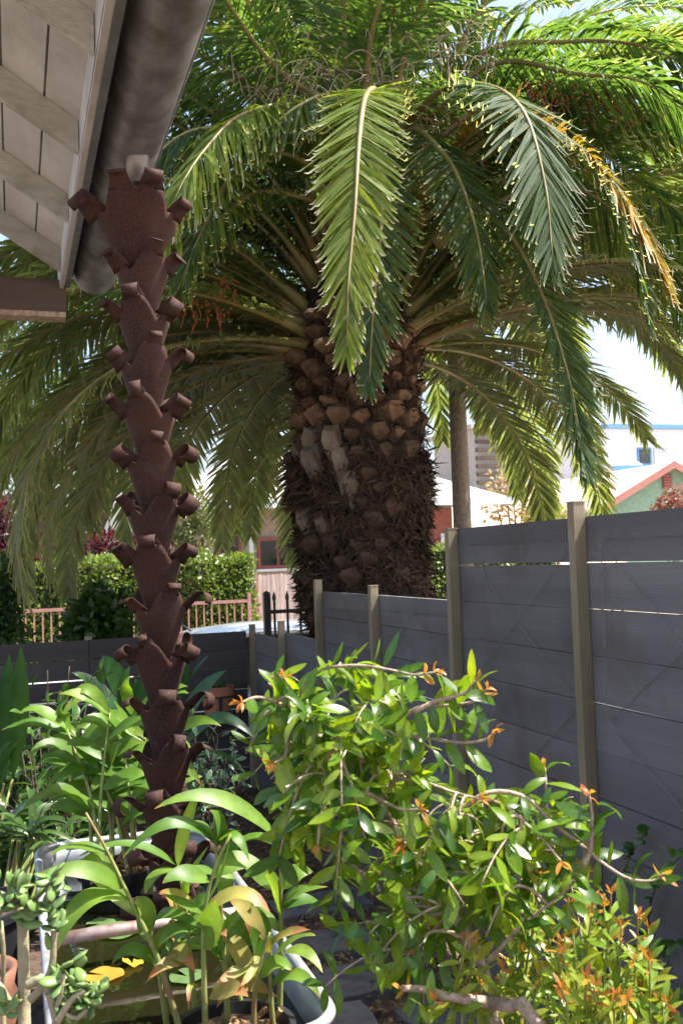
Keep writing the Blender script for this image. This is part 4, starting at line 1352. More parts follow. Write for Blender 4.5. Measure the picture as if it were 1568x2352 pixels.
C = catmull([PBASE + [.0, .03, -.02], PBASE + [-.04, .03, .4], D(*z3(450, 1700), 1.92), D(*z3(430, 1530), 1.94), D(*z3(330, 1330), 1.97), D(*z3(230, 1170), 2.0), D(*z3(150, 1020), 2.02), D(915, 1922, 2.03), D(887, 1850, 2.0)], 40)
part('trunk', MB().tube(C, np.linspace(.021, .008, 40), 9), M['bark'], pome, smooth=True)
C = catmull([D(*z3(440, 1690), 1.9), D(*z3(580, 1712), 1.88), D(*z3(720, 1816), 1.84), PBASE + [.14, -.16, .35], PBASE + [.12, -.08, -.02]], 24)
part('trunk', MB().tube(C, np.linspace(.013, .022, 24), 9), M['bark'], pome, smooth=True)
branch(z3, [(440, 1690), (220, 1660), (60, 1615), (-60, 1610)], 1.9, 1.84, .012, .006)
main = [(z2, [(880, 1200), (700, 1000), (520, 800), (400, 680), (370, 610), (420, 440), (540, 370), (730, 355), (900, 380), (1050, 410), (1160, 392)], 2.0, 1.86),
        (z2, [(880, 1200), (800, 1000), (740, 860), (870, 760), (960, 680), (1060, 600), (1200, 590), (1400, 560), (1455, 495)], 2.0, 1.84),
        (z2, [(700, 1010), (750, 850), (840, 790), (960, 762), (1130, 780), (1290, 802), (1440, 790), (1515, 738)], 2.0, 1.80),
        (z2, [(620, 960), (570, 830), (545, 870), (525, 990), (528, 1110), (500, 1220), (480, 1400)], 1.95, 1.82),
        (z2, [(760, 1250), (650, 1110), (760, 1098), (870, 1150), (980, 1192), (1080, 1190)], 1.96, 1.8),
        (z2, [(880, 1150), (920, 1028), (1050, 1020), (1180, 1060), (1270, 1092), (1420, 1130)], 2.0, 1.9),
        (z2, [(560, 820), (450, 740), (370, 718), (310, 790), (292, 880), (230, 920)], 1.96, 1.84),
        (z2, [(1040, 620), (1180, 560), (1330, 515), (1400, 440)], 1.86, 1.82),
        (z3, [(150, 1000), (240, 620), (420, 520), (560, 570), (650, 650), (760, 750), (860, 875)], 2.0, 1.82),
        (z3, [(240, 600), (440, 475), (650, 500), (800, 640), (950, 755), (1100, 880), (1250, 972), (1400, 985), (1455, 945)], 1.94, 1.8),
        (z3, [(440, 1450), (600, 1280), (740, 1160), (880, 1045), (995, 940)], 1.94, 1.86),
        (z3, [(990, 900), (1030, 800), (1040, 620), (1022, 480)], 1.85, 1.85),
        (z3, [(760, 760), (775, 600), (772, 420), (765, 330)], 1.95, 1.97),
        (z3, [(230, 1170), (130, 900), (40, 800), (-60, 760)], 2.0, 1.9),
        (z3, [(330, 1330), (200, 1280), (90, 1290), (20, 1400)], 1.97, 1.9),
        (z3, [(150, 1020), (60, 1000), (-40, 1060), (-90, 1180)], 2.0, 1.88),
        (z2, [(420, 690), (330, 620), (220, 560), (120, 540), (40, 570)], 1.96, 1.86),
        (z2, [(520, 800), (420, 640), (330, 500), (280, 420)], 1.97, 1.92)]
for fn, pts, d0, d1 in main:
    branch(fn, pts, d0, d1, .0055, .0022)

SUB = []   # (matrix, kind)


def put_leaf(pos, d, size, kind='g', hint=None, asp=1.0):
    h = nrm(Z1 * 1.0 + TC * 0.6 + .55 * rng.normal(size=3)) if hint is None else hint
    SUB.append((basis(pos, d, h, (size * asp, size)), kind, size))


nbr = len(branches)
for bi, C in enumerate(branches):
    T = nrm(np.gradient(C, axis=0))
    seg = np.r_[0, np.cumsum(np.linalg.norm(np.diff(C, axis=0), axis=1))]
    total = seg[-1]
    s = 0.03
    while s < total:
        i = int(np.searchsorted(seg, s).clip(0, len(C) - 1))
        f = s / total
        for sd in (-1, 1):
            if random.random() < 0.25:
                continue
            sidev = nrm(np.cross(T[i], TC) * sd + .35 * rng.normal(size=3))
            dvec = nrm(sidev * random.uniform(.5, 1.0) + T[i] * random.uniform(.0, .7) + np.array([0, 0, random.uniform(-.85, .45)]))
            new = f > 0.93
            put_leaf(C[i], dvec, random.uniform(.022, .034) if new else random.uniform(.046, .082), 'n' if new else 'g')
        s += random.uniform(.018, .034)
    # tip: small orange leaves
    for q in range(4):
        put_leaf(C[-1], nrm(T[-1] + .7 * rng.normal(size=3)), random.uniform(.014, .026), 'n')
# leafy drooping twigs that fill the mass
fill = [(z2, 250, 560, 150, 170, 9), (z2, 480, 620, 170, 140, 12), (z2, 620, 900, 190, 200, 18), (z2, 420, 900, 150, 140, 10), (z2, 830, 640, 160, 150, 10), (z2, 760, 1000, 180, 160, 12), (z2, 1000, 900, 150, 140, 5), (z2, 640, 1250, 130, 120, 7),
        (z3, 60, 820, 150, 180, 16), (z3, 250, 720, 170, 150, 14), (z3, 430, 650, 170, 120, 11), (z3, 120, 1080, 130, 150, 9), (z3, 380, 900, 190, 160, 12), (z3, 620, 720, 140, 120, 8), (z3, 780, 880, 130, 130, 5), (z3, 30, 1250, 90, 120, 6),
        (z3, 560, 1000, 150, 120, 7), (z3, 330, 1080, 130, 90, 6)]
for fn, cx, cy, rx, ry, cnt in fill:
    for q in range(int(cnt * .62)):
        gx, gy = random.gauss(0, .5) * rx, random.gauss(0, .5) * ry
        a_ = D(*fn(cx + gx, cy + gy), random.uniform(1.86, 2.16))
        dvec = nrm(rng.normal(size=3) * [1, .8, .5] + [0, -.1, random.uniform(-.6, .3)])
        L_ = random.uniform(.08, .16)
        e_ = a_ + dvec * L_ - np.array([0, 0, .03])
        C = bez(a_, (a_ + e_) / 2 + [0, 0, .018], e_, 9)
        # tie the twig to the closest branch so that it hangs from something
        best = min((np.linalg.norm(Bc - a_, axis=1).min(), bi) for bi, Bc in enumerate(branches))
        Bc = branches[best[1]]
        j = int(np.argmin(np.linalg.norm(Bc - a_, axis=1)))
        tie = bez(Bc[j], (Bc[j] + a_) / 2 + [0, 0, .01], a_, 7)
        part('twig', MB().tube(np.vstack([tie[:-1], C]), np.linspace(.0035, .0015, 15), 5), M['bark'], pome, smooth=True)
        for j in range(1, 9, 1):
            if random.random() < .25:
                continue
            T_ = nrm(C[j] - C[j - 1])
            for sd in (-1, 1):
                sidev = nrm(np.cross(T_, TC) * sd + .6 * rng.normal(size=3))
                put_leaf(C[j], nrm(sidev + T_ * .5 + [0, 0, random.uniform(-.9, .2)]), random.uniform(.044, .076))
PFRAME = []
SUB.sort(key=lambda q: -q[2])
for (A, kd, sz) in SUB[:300]:
    part('leaf', random.choice(PM if kd == 'g' else PN), None, pome, Matrix(A.tolist()))
for kd, mt in (('g', 'pome'), ('n', 'pome_new')):
    for ti, t in enumerate(PT_):
        sub = [A for i, (A, k_, s_) in enumerate(SUB[300:]) if k_ == kd and i % len(PT_) == ti]
        if sub:
            part('small_leaves', join_leaves('small_leaves', t, sub), M[mt], pome, kind='stuff')

# upright shoots with orange tips
sh = thing('shooting_shrub', 'upright young shoots with orange tips at the foot of the grey fence', 'shrub', (1.25, 1.95, 0.0))
SUB = []
shoots = [((860, 1816), (850, 1500), (845, 1400), 1.80), ((960, 1816), (945, 1500), (930, 1290), 1.82), ((1100, 1816), (1135, 1300), (1150, 1060), 1.95), ((1200, 1816), (1200, 1500), (1210, 1250), 1.9),
          ((1280, 1816), (1300, 1400), (1305, 1200), 1.92), ((1380, 1816), (1375, 1600), (1370, 1450), 1.86), ((650, 1700), (690, 1300), (740, 950), 1.98), ((980, 1816), (1010, 1400), (1050, 1100), 1.9),
          ((240, 1700), (280, 1500), (310, 1330), 1.86), ((700, 1816), (730, 1600), (745, 1500), 1.84), ((1450, 1816), (1460, 1740), (1470, 1700), 1.82), ((560, 1700), (600, 1480), (600, 1250), 2.0),
          ((1060, 1816), (1060, 1700), (1050, 1600), 1.78), ((1010, 1816), (1000, 1650), (1010, 1560), 1.78), ((1170, 1816), (1180, 1700), (1190, 1650), 1.8), ((330, 1200), (330, 1100), (320, 850), 1.98),
          ((480, 1816), (500, 1650), (520, 1500), 1.88), ((1420, 1816), (1400, 1700), (1390, 1530), 1.95), ((870, 1700), (900, 1300), (915, 1130), 2.02), ((1130, 1816), (1230, 1600), (1270, 1480), 1.86),
          ((100, 1816), (110, 1750), (130, 1690), 1.8), ((780, 1816), (800, 1500), (790, 1300), 2.0), ((620, 1816), (610, 1600), (640, 1400), 2.05), ((900, 1816), (890, 1700), (870, 1620), 1.76), ((1330, 1816), (1340, 1600), (1350, 1400), 2.0),
          ((1240, 1816), (1245, 1720), (1240, 1680), 1.78), ((380, 1816), (390, 1700), (400, 1600), 1.9), ((700, 1200), (690, 1050), (680, 980), 2.05)]
rs = random.Random(5)
shoots += [((a[0] + dx, a[1]), (m_[0] + dx + 15, m_[1] + 40), (t_[0] + dx + rs.uniform(-30, 30), t_[1] + rs.uniform(40, 170)), dep + rs.uniform(.02, .16)) for (a, m_, t_, dep) in shoots[:20] for dx in [rs.choice([-1, 1]) * rs.uniform(35, 80)]]
for a_, m_, t_, dep in shoots:
    top = D(*z3(*t_), dep)
    mid = D(*z3(*m_), dep + .02)
    low = D(*z3(*a_), dep + .03)
    root = np.array([low[0] * .7 + 1.2 * .3, low[1] * .8 + 1.95 * .2, 0.0])
    C = catmull([root, low * [1, 1, .5] + [0, 0, 0], low, mid, top], 40)
    part('shoot', MB().tube(C, np.linspace(.0055, .0018, 40), 6), M['cane'], sh, smooth=True)
    vis = [i for i in range(40) if C[i][2] > 0.60]
    seg = np.r_[0, np.cumsum(np.linalg.norm(np.diff(C, axis=0), axis=1))]
    s = seg[vis[0]]
    tw = random.random() * 3.1
    while s < seg[-1]:
        i = min(39, int(np.searchsorted(seg, s)))
        f = (seg[-1] - s)
        kd = 'n' if f < .028 else ('l' if f < .30 or random.random() < .6 else 'g')
        if kd == 'l' and f < .075 and random.random() < .5:
            kd = 'n'
        T_ = nrm(C[min(39, i + 1)] - C[i - 1])
        e1 = nrm(np.cross(T_, [math.cos(tw), math.sin(tw), .1]))
        for sd in (-1, 1):
            if random.random() < .1:
                continue
            put_leaf(C[i], nrm(e1 * sd + T_ * random.uniform(.45, 1.1) + .15 * rng.normal(size=3)), random.uniform(.036, .064) if kd != 'n' else random.uniform(.02, .036), kd, asp=.85)
        tw += 1.4
        s += random.uniform(.017, .03)
    for q in range(4):
        put_leaf(C[-1], nrm(Z1 * 1.2 + .6 * rng.normal(size=3)), random.uniform(.014, .024), 'n', asp=.7)
SUB.sort(key=lambda q: -q[2])
for (A, kd, sz) in SUB[:280]:
    part('leaf', random.choice({'g': PM, 'n': PN, 'l': PL}[kd]), None, sh, Matrix(A.tolist()))
for kd, mt in (('g', 'pome'), ('n', 'pome_new'), ('l', 'pome_light')):
    sub = [A for (A, k_, s_) in SUB[280:] if k_ == kd]
    if sub:
        part('small_leaves', join_leaves('small_leaves', PT_[0], sub), M[mt], sh, kind='stuff')

# climber on the fence
cl = thing('climbing_vine', 'thin dark climbing vine with small leaves on the grey fence', 'vine', (FX - .03, 2.3, 0))
vm = []
for pts in [[(1430, 2300), (1480, 2150), (1500, 2050), (1540, 1990), (1600, 1930)], [(1440, 2352), (1500, 2220), (1530, 2180), (1590, 2150)], [(1380, 2300), (1400, 2100), (1440, 1980), (1490, 1900)], [(1280, 2250), (1260, 2100), (1300, 2000)], [(1480, 2352), (1560, 2280), (1640, 2260)]]:
    q = [onplane(px, py, 0, FX - .02 - .02 * random.random()) for px, py in pts]
    q = [np.array([q[0][0], q[0][1], 0.0])] + q
    C = catmull(q, 40)
    part('stem', MB().tube(C, .0022, 5), M['bark_dark'], cl, smooth=True)
    for i in range(4, 40):
        for w_ in range(2):
            if random.random() < .65:
                vm.append(basis(C[i], nrm(rng.normal(size=3) + [-.9, -.3, .1]), nrm(np.array([-1, -.4, .6]) + .5 * rng.normal(size=3)), random.uniform(.025, .05)))
vt = leaf_template('v', .5, .06, .15, 6, .4).mesh('vine_leaf', True)
vt.materials.append(M['camellia'])
for A in vm[:260]:
    part('leaf', vt, None, cl, Matrix(A.tolist()))

# ================================================================== JADE PLANT AND POTS, LOWER LEFT
JB = np.array([-0.02, 1.93, 0.0])
pot('plant_pot', JB, 0.17, 0.46, 'terracotta', 'terracotta pot of the jade plant beside the tank corner', 'pot')
jade = thing('jade_plant', 'jade plant with thick tan stems and fleshy leaves beside the tank', 'plant', JB + [0, 0, .42])
jst = [([(115, 1130), (110, 850), (102, 620), (60, 530)], 1.90, .0125), ([(125, 930), (200, 905), (238, 1000), (265, 1130)], 1.86, .009), ([(140, 1000), (205, 930), (242, 830), (248, 660)], 1.88, .007),
       ([(100, 1050), (40, 1000), (5, 940), (-40, 900)], 1.92, .007), ([(100, 640), (140, 560), (225, 470)], 1.88, .006), ([(265, 1100), (330, 1000), (390, 960)], 1.84, .006), ([(20, 1130), (18, 800), (5, 640)], 1.95, .0055), ([(60, 530), (20, 520), (-20, 500)], 1.9, .006), ([(250, 1120), (280, 980), (290, 880)], 1.85, .006), ([(265, 1130), (340, 1100), (400, 1040)], 1.84, .006)]
for pts, dep, r_ in jst:
    q = [D(*zA(*p), dep) for p in pts]
    if pts[0][1] > 1100 and pts[0][0] > -50:
        q = [JB + [.02, .0, .42]] + q
    C = catmull(q, 24)
    part('stem', MB().tube(C, np.linspace(r_ * 1.15, r_ * .8, 24), 8), M['jade_stem'], jade, smooth=True)
# fleshy leaf: flattened teardrop
jl = MB()
rows, nn_ = 8, 8
V = []
for i in range(rows):
    u = i / (rows - 1)
    w = 0.30 * math.sin(math.pi * min(1, u ** 0.62 * .5 + (u ** 3) * .5)) + .05 * (1 - u)
    if i == rows - 1:
        w = .02
    for k in range(nn_):
        a_ = 2 * math.pi * k / nn_
        V.append((w * math.cos(a_), u, .36 * w * math.sin(a_) + .12 * u * u))
F = [(i * nn_ + k, i * nn_ + (k + 1) % nn_, (i + 1) * nn_ + (k + 1) % nn_, (i + 1) * nn_ + k) for i in range(rows - 1) for k in range(nn_)] + [tuple((rows - 1) * nn_ + k for k in range(nn_))]
jl.add(V, F)
jm = jl.mesh('jade_leaf', True)
jm.materials.append(M['jade'])
for (cx, cy, cnt, spd) in [(130, 545, 12, 45), (225, 450, 12, 45), (30, 600, 8, 40), (250, 650, 11, 45), (-10, 500, 8, 40), (300, 880, 14, 45), (345, 960, 14, 50), (400, 1000, 14, 50), (330, 1050, 12, 50), (280, 920, 8, 40), (430, 960, 8, 40), (20, 1060, 8, 40), (60, 520, 8, 40), (100, 480, 7, 40), (240, 600, 6, 30)]:
    c0 = D(*zA(cx, cy), 1.87)
    ax = nrm(np.array([random.uniform(-.3, .3), random.uniform(-.6, 0), 1]))
    for q in range(cnt):
        dvec = nrm(ax * random.uniform(-.2, .9) + rng.normal(size=3) * .9)
        pos = c0 + rng.normal(size=3) * .010
        A = basis(pos, dvec, nrm(Z1 + TC * .4 + .4 * rng.normal(size=3)), random.uniform(.026, .043))
        part('leaf', jm, None, jade, Matrix(A.tolist()))

urn = np.array([-0.12, 2.98, 0.0])
t = thing('clay_urn', 'brown glazed clay urn behind the jade stem', 'urn', urn)
part('urn_body', MB().lathe(urn, [(0, 0), (.09, 0), (.13, .12), (.155, .3), (.14, .45), (.10, .55), (.11, .60), (.095, .60), (.085, .55), (.12, .4)], 28), M['brown_glaze'], t, smooth=True)
part('ridge', MB().tube([(urn[0] + .153 * math.cos(a_), urn[1] + .153 * math.sin(a_), .335 + .012 * math.sin(3 * a_)) for a_ in np.linspace(0, 2 * math.pi, 40, endpoint=False)], .009, 6, closed=True), M['brown_glaze'], t, smooth=True)
BPOT = np.array([-0.17, 3.55, 0.0])
pot('plant_pot', BPOT, 0.19, 0.60, 'black_plastic', 'tall black nursery pot left of the tank', 'pot')

# ================================================================== LEFT AND REAR GARDEN PLANTS
def bush(name, lab, base, stems, leafT, leafM, size, per, group=None, up_=0.3, hint_k=.4, r_=.006, upright=.0, cap=300):
    t = thing(name, lab, 'shrub', base, group)
    mats = []
    for e in stems:
        e = np.asarray(e, float)
        b_ = np.asarray(base, float)
        a_ = b_ + (np.array([e[0], e[1], b_[2]]) - b_) * .15
        m_ = b_ * [.5, .5, 0] + e * [.5, .5, 0] + [0, 0, b_[2] * .45 + e[2] * .55]
        C = catmull([a_, m_, e], 20)
        part('stem', MB().tube(C, np.linspace(r_, r_ * .4, 20), 6), M['bark_dark'], t, smooth=True)
        for k in range(per):
            i = int(random.uniform(6, 19.9))
            T_ = nrm(C[min(19, i + 1)] - C[i - 1])
            dv = nrm(rng.normal(size=3) * [1, 1, .6] + T_ * .5 + Z1 * up_)
            tw = C[i] + dv * size * random.uniform(0, 1.2)
            if np.linalg.norm(tw - C[i]) > size * .4:
                part('twig', MB().tube([C[i], (C[i] + tw) / 2 + [0, 0, .01], tw], [.003, .0022, .0015], 4), M['bark_dark'], t)
            mats.append(basis(tw, nrm(dv + .5 * rng.normal(size=3)), nrm(Z1 + TOCAM * hint_k + .4 * rng.normal(size=3)), size * random.uniform(.65, 1.15)))
    me = leafT.mesh('leaf', True)
    me.materials.append(leafM)
    for A in mats[:cap]:
        part('leaf', me, None, t, Matrix(A.tolist()))
    if mats[cap:]:
        part('small_leaves', join_leaves('small_leaves', leafT, mats[cap:]), leafM, t, kind='stuff')
    return t


camT = leaf_template('cam', .42, .06, .25, 7, .48, .03)
st = [D(px, py, random.uniform(4.35, 5.1)) for px, py in [(60, 1560), (110, 1540), (160, 1530), (210, 1560), (90, 1640), (140, 1600), (250, 1600), (40, 1660), (190, 1660), (70, 1740), (130, 1700), (110, 1800), (60, 1820), (180, 1760), (100, 1880), (30, 1780), (230, 1690), (150, 1850)]]
bush('camellia_bush', 'leafy camellia bush with pointed glossy leaves left of the rusted column', np.array([.12, 4.75, 0]), st, camT, M['camellia'], .095, 15)
vT = leaf_template('var', .45, .05, .15, 6, .6, 0, .4)
st = [D(px, py, random.uniform(4.9, 5.5)) for px, py in [(450, 1700), (500, 1690), (540, 1720), (470, 1740), (530, 1770), (450, 1790), (500, 1810), (550, 1790), (430, 1830), (480, 1700), (520, 1740), (440, 1650), (480, 1850)]]
bush('variegated_shrub', 'blue-green variegated shrub behind the right side of the rusted column', np.array([.92, 5.1, 0]), st, vT, M['variegated'], .06, 22, up_=.5)


def strap_plant(name, lab, base, leaves, mat, w):
    t = thing(name, lab, 'plant', base)
    for (a_, m_, e_, ww) in leaves:
        a2 = np.array([base[0] + random.uniform(-.04, .04), base[1] + random.uniform(-.04, .04), base[2]])
        # stalk from the ground to where the blade starts
        c_ = catmull([a2, (a2 + a_) / 2 + [0, 0, .03], a_], 8)
        lf = part('leaf', leaf_mb(a_, m_, e_, ww * w, nrm(TOCAM * 1.0 + Z1 * .7 + .3 * rng.normal(size=3)), 12, .18, .5, .02), mat, t, smooth=True)
        part('stalk', MB().tube(c_, [.006] * 8, 6), M['cane'], lf, smooth=True)
    return t


def L3(a_, m_, t_, d):
    return D(*a_, d), D(*m_, d - .05), D(*t_, d - .1)


lv = [(*L3((10, 1800), (15, 1650), (22, 1500), 4.5), 1.1), (*L3((30, 1790), (45, 1640), (48, 1480), 4.4), 1.0), (*L3((-20, 1800), (-30, 1640), (5, 1530), 4.3), 1.2), (*L3((0, 1820), (20, 1740), (60, 1690), 4.4), .8), (*L3((10, 1900), (60, 1850), (110, 1860), 4.3), .7), (*L3((-30, 1850), (-10, 1760), (30, 1700), 4.2), 1.0)]
strap_plant('strap_leaf_plant', 'tall plant with broad dark strap leaves under the house eave', (-.22, 4.45, 0), lv, M['strap'], .085)
lv = [(*L3((300, 1700), (235, 1590), (165, 1545), 5.4), 1.0), (*L3((310, 1660), (270, 1560), (235, 1505), 5.5), 1.3), (*L3((330, 1700), (290, 1600), (300, 1530), 5.5), 1.0), (*L3((400, 1650), (440, 1560), (482, 1503), 5.6), .9), (*L3((410, 1690), (455, 1600), (520, 1540), 5.5), 1.2), (*L3((395, 1690), (400, 1570), (405, 1500), 5.7), 1.0),
      (*L3((420, 1720), (500, 1650), (590, 1700), 5.4), .9), (*L3((420, 1760), (500, 1730), (570, 1790), 5.3), .6), (*L3((330, 1690), (320, 1600), (310, 1560), 5.3), 1.0), (*L3((395, 1640), (415, 1540), (400, 1480), 5.8), 1.1), (*L3((340, 1700), (370, 1600), (385, 1530), 5.6), 1.0), (*L3((300, 1720), (250, 1640), (200, 1620), 5.2), .8)]
strap_plant('broad_leaf_clump', 'clump of broad pointed dark leaves behind the rusted column', (.98, 5.55, 0), lv, M['strap'], .085)

# small plant with a label by the tank
n_ = 26
lv = []
for i in range(n_):
    a_ = D(random.uniform(20, 120), random.uniform(1900, 1960), 4.1)
    dv = nrm(np.array([random.uniform(-1, 1), random.uniform(-.6, .3), random.uniform(-.1, .6)]))
    lv.append((a_, a_ + dv * .12 + [0, 0, .03], a_ + dv * .25 - [0, 0, .04], random.uniform(.4, .8)))
strap_plant('low_fern', 'dark low plant with narrow arching leaves beside the far tank corner', (-.10, 4.12, 0.05), lv, M['shrub_dark'], .05)
tc = D(88, 1882, 4.25)
tag_o = MB().add([tc + right0 * sx * .028 + up0 * sy * .036 + fwd * dz for dz in (0, .002) for sx, sy in ((-1, -.7), (.7, -1), (1, .7), (-.7, 1))], [(0, 1, 2, 3), (7, 6, 5, 4), (0, 4, 5, 1), (1, 5, 6, 2), (2, 6, 7, 3), (3, 7, 4, 0)])
t = thing('plant_tag', 'small white printed plant tag hanging in the camellia bush', 'tag', tc)
part('card', tag_o, M['white_card'], t)
part('printed_motif', MB().add([tc - fwd * .002 + right0 * .016 * math.cos(a_) + up0 * .016 * math.sin(a_) for a_ in np.linspace(0, 2 * math.pi, 16, endpoint=False)], [tuple(range(16))]), M['black_plastic'], t)
part('string', MB().tube([tc + up0 * .03, tc + up0 * .09 + right0 * .01, tc + up0 * .14], .0012, 4), M['straw'], t)


def big_shrub(name, lab, blobs, n, size, mat, base, cat='shrub', trunk_r=.03, group=None):
    t = thing(name, lab, cat, base, group)
    base = np.asarray(base, float)
    tb = MB()
    for c, r in blobs:
        c = np.asarray(c, float)
        tb.tube(catmull([base, (base + c) / 2 + [.05, 0, .05], c], 8), np.linspace(trunk_r, trunk_r * .3, 8), 7)
    part('trunk', tb, M['bark_dark'], t, smooth=True)
    part('crown', blob_cards('crown', blobs, n, size), mat, t, kind='stuff')
    return t


def B(px, py, dep, rpx, k=(1, 1, 1)):
    r = rpx * dep / FPX
    return (D(px, py, dep), (r * k[0], r * k[1], r * k[2]))


big_shrub('dark_shrub', 'dense dark green shrub leaning over the rear fence', [B(205, 1420, 8.3, 42), B(245, 1440, 8.2, 50), B(190, 1460, 8.2, 40), B(270, 1395, 8.4, 30), B(225, 1370, 8.4, 24), B(255, 1480, 8.1, 40)], 2200, .085, M['shrub_dark'], (.55, 8.2, -.05))
big_shrub('garden_shrub', 'broad green shrub at the end of the rear fence under the fronds', [B(-5, 1350, 8.6, 50), B(30, 1310, 8.8, 35), B(0, 1430, 8.5, 45), B(45, 1350, 8.7, 28), B(25, 1470, 8.4, 35), B(-50, 1400, 8.6, 70)], 2200, .085, M['shrub_dark'], (-.35, 8.35, -.05))

# dark fill behind the near plants: a low shade bush
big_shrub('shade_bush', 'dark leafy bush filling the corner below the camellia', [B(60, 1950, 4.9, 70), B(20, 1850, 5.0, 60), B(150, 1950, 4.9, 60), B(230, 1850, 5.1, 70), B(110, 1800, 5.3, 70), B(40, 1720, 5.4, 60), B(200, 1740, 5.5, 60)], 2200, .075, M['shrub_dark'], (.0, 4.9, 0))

# ================================================================== STREET AND BEYOND
# parked car
def car():
    cz = ROADZ
    x0, yc = 1.15, 10.95
    t = thing('parked_car', 'silver hatchback parked on the street behind the garden fence', 'car', (x0 + 2.1, yc, cz))
    # sections from tail to nose: x, half width, sill z, shoulder z
    low = [(0.0, .70, .35, .78), (.06, .80, .24, .90), (.35, .86, .20, .95), (1.0, .88, .18, .96), (2.2, .885, .18, .95), (3.1, .88, .18, .93), (3.6, .86, .19, .84), (4.0, .80, .22, .74), (4.18, .68, .32, .62)]
    G_ = []
    for (x, w, zb, zt) in low:
        ring = []
        for (fy, fz) in ((-.88, 0), (-1, .12), (-1.0, .55), (-.97, .85), (-.90, 1.0), (-.4, 1.03), (.4, 1.03), (.90, 1.0), (.97, .85), (1.0, .55), (1, .12), (.88, 0)):
            ring.append((x0 + x, yc + fy * w, cz + zb + fz * (zt - zb)))
        G_.append(ring)
    mb = MB().grid(G_)
    nrg = 12
    mb.f.append(list(range(nrg)))
    mb.f.append(list(range((len(low) - 1) * nrg, len(low) * nrg))[::-1])
    part('body', mb, M['car_paint'], t, smooth=True)
    # roof shell
    roof = [(.22, .60, 1.16), (.45, .62, 1.34), (.75, .63, 1.42), (1.3, .64, 1.465), (1.9, .64, 1.465), (2.4, .62, 1.42), (2.65, .60, 1.36)]
    G_ = []
    for (x, w, z) in roof:
        G_.append([(x0 + x, yc + fy * w, cz + z + dz) for fy, dz in ((-1.04, -.05), (-1.0, -.012), (-.8, .012), (-.4, .03), (0, .036), (.4, .03), (.8, .012), (1.0, -.012), (1.04, -.05))])
    rf = part('roof', MB().grid(G_), M['car_paint'], t, smooth=True)
    s = rf.modifiers.new('thick', 'SOLIDIFY')
    s.thickness = .03
    q = np.array([x0 + .70, yc, cz + 1.45])
    part('antenna', MB().tube([q, q + [-.02, 0, .02], q + [-.22, 0, .16]], [.035, .012, .004], 8), M['black_plastic'], rf, smooth=True)
    part('hatch_seam', MB().box2((x0 + .445, yc - .6, cz + 1.352), (x0 + .455, yc + .6, cz + 1.376)), M['black_plastic'], rf)
    # glass
    for s_ in (-1, 1):
        V = [(x0 + .42, yc + s_ * .83, cz + .95), (x0 + 1.55, yc + s_ * .845, cz + .96), (x0 + 3.0, yc + s_ * .83, cz + .94), (x0 + 2.5, yc + s_ * .625, cz + 1.375), (x0 + 1.5, yc + s_ * .655, cz + 1.43), (x0 + .62, yc + s_ * .645, cz + 1.36)]
        part('side_window', MB().add(V, [(0, 1, 4, 5), (1, 2, 3, 4)]), M['glass'], t)
        part('pillar', MB().box((x0 + 1.53, yc + s_ * .755, cz + 1.19), (.06, .02, .52), np.array([[1, 0, 0], [0, math.cos(s_ * -.42), math.sin(s_ * -.42) * -1], [0, math.sin(s_ * -.42), math.cos(s_ * -.42)]]) if False else None), M['black_plastic'], t)
    part('windscreen', MB().grid([[(x0 + 3.15, yc + f * .80, cz + .94) for f in (-1, -.5, 0, .5, 1)], [(x0 + 2.62, yc + f * .60, cz + 1.38 + .03 * (1 - f * f)) for f in (-1, -.5, 0, .5, 1)]]), M['glass'], t, smooth=True)
    part('rear_window', MB().grid([[(x0 + .12, yc + f * .76, cz + .94) for f in (-1, -.5, 0, .5, 1)], [(x0 + .27, yc + f * .60, cz + 1.19 + .03 * (1 - f * f)) for f in (-1, -.5, 0, .5, 1)]]), M['glass'], t, smooth=True)
    for xx in (.72, 3.35):
        for s_ in (-1, 1):
            c_ = np.array([x0 + xx, yc + s_ * .80, cz + .31])
            a_ = np.linspace(0, 2 * math.pi, 28, endpoint=False)
            w = part('wheel', MB().tube([c_ - [0, .1, 0], c_ + [0, .1, 0]], .31, 26), M['rubber'], t)
            part('rim', MB().tube([c_ + [0, s_ * .10, 0], c_ + [0, s_ * .107, 0]], .2, 20), M['alloy'], w)
    for s_ in (-1, 1):
        part('tail_light', MB().box((x0 + .04, yc + s_ * .68, cz + .85), (.06, .16, .16)), M['lamp_red'], t)
        part('headlight', MB().box((x0 + 4.09, yc + s_ * .62, cz + .62), (.10, .22, .10)), M['alloy'], t)
        part('mirror', MB().box((x0 + 2.85, yc + s_ * .95, cz + 1.0), (.10, .14, .11)), M['car_paint'], t)


car()

# concrete pole behind the palm
pp = D(1057, 1100, 9.5)
pole = thing('utility_pole', 'round concrete utility pole standing behind the palm', 'pole', (pp[0], pp[1], ROADZ))
part('shaft', MB().tube([(pp[0], pp[1], ROADZ), (pp[0], pp[1], 3.0), (pp[0], pp[1], 7.5)], [.100, .082, .062], 20), M['pole'], pole, smooth=True)
part('steel_band', MB().lathe((pp[0], pp[1], 0), [(.0935, 1.86), (.0945, 1.865), (.0945, 1.88), (.0935, 1.885)], 20), M['zinc_trim'], pole, smooth=True)

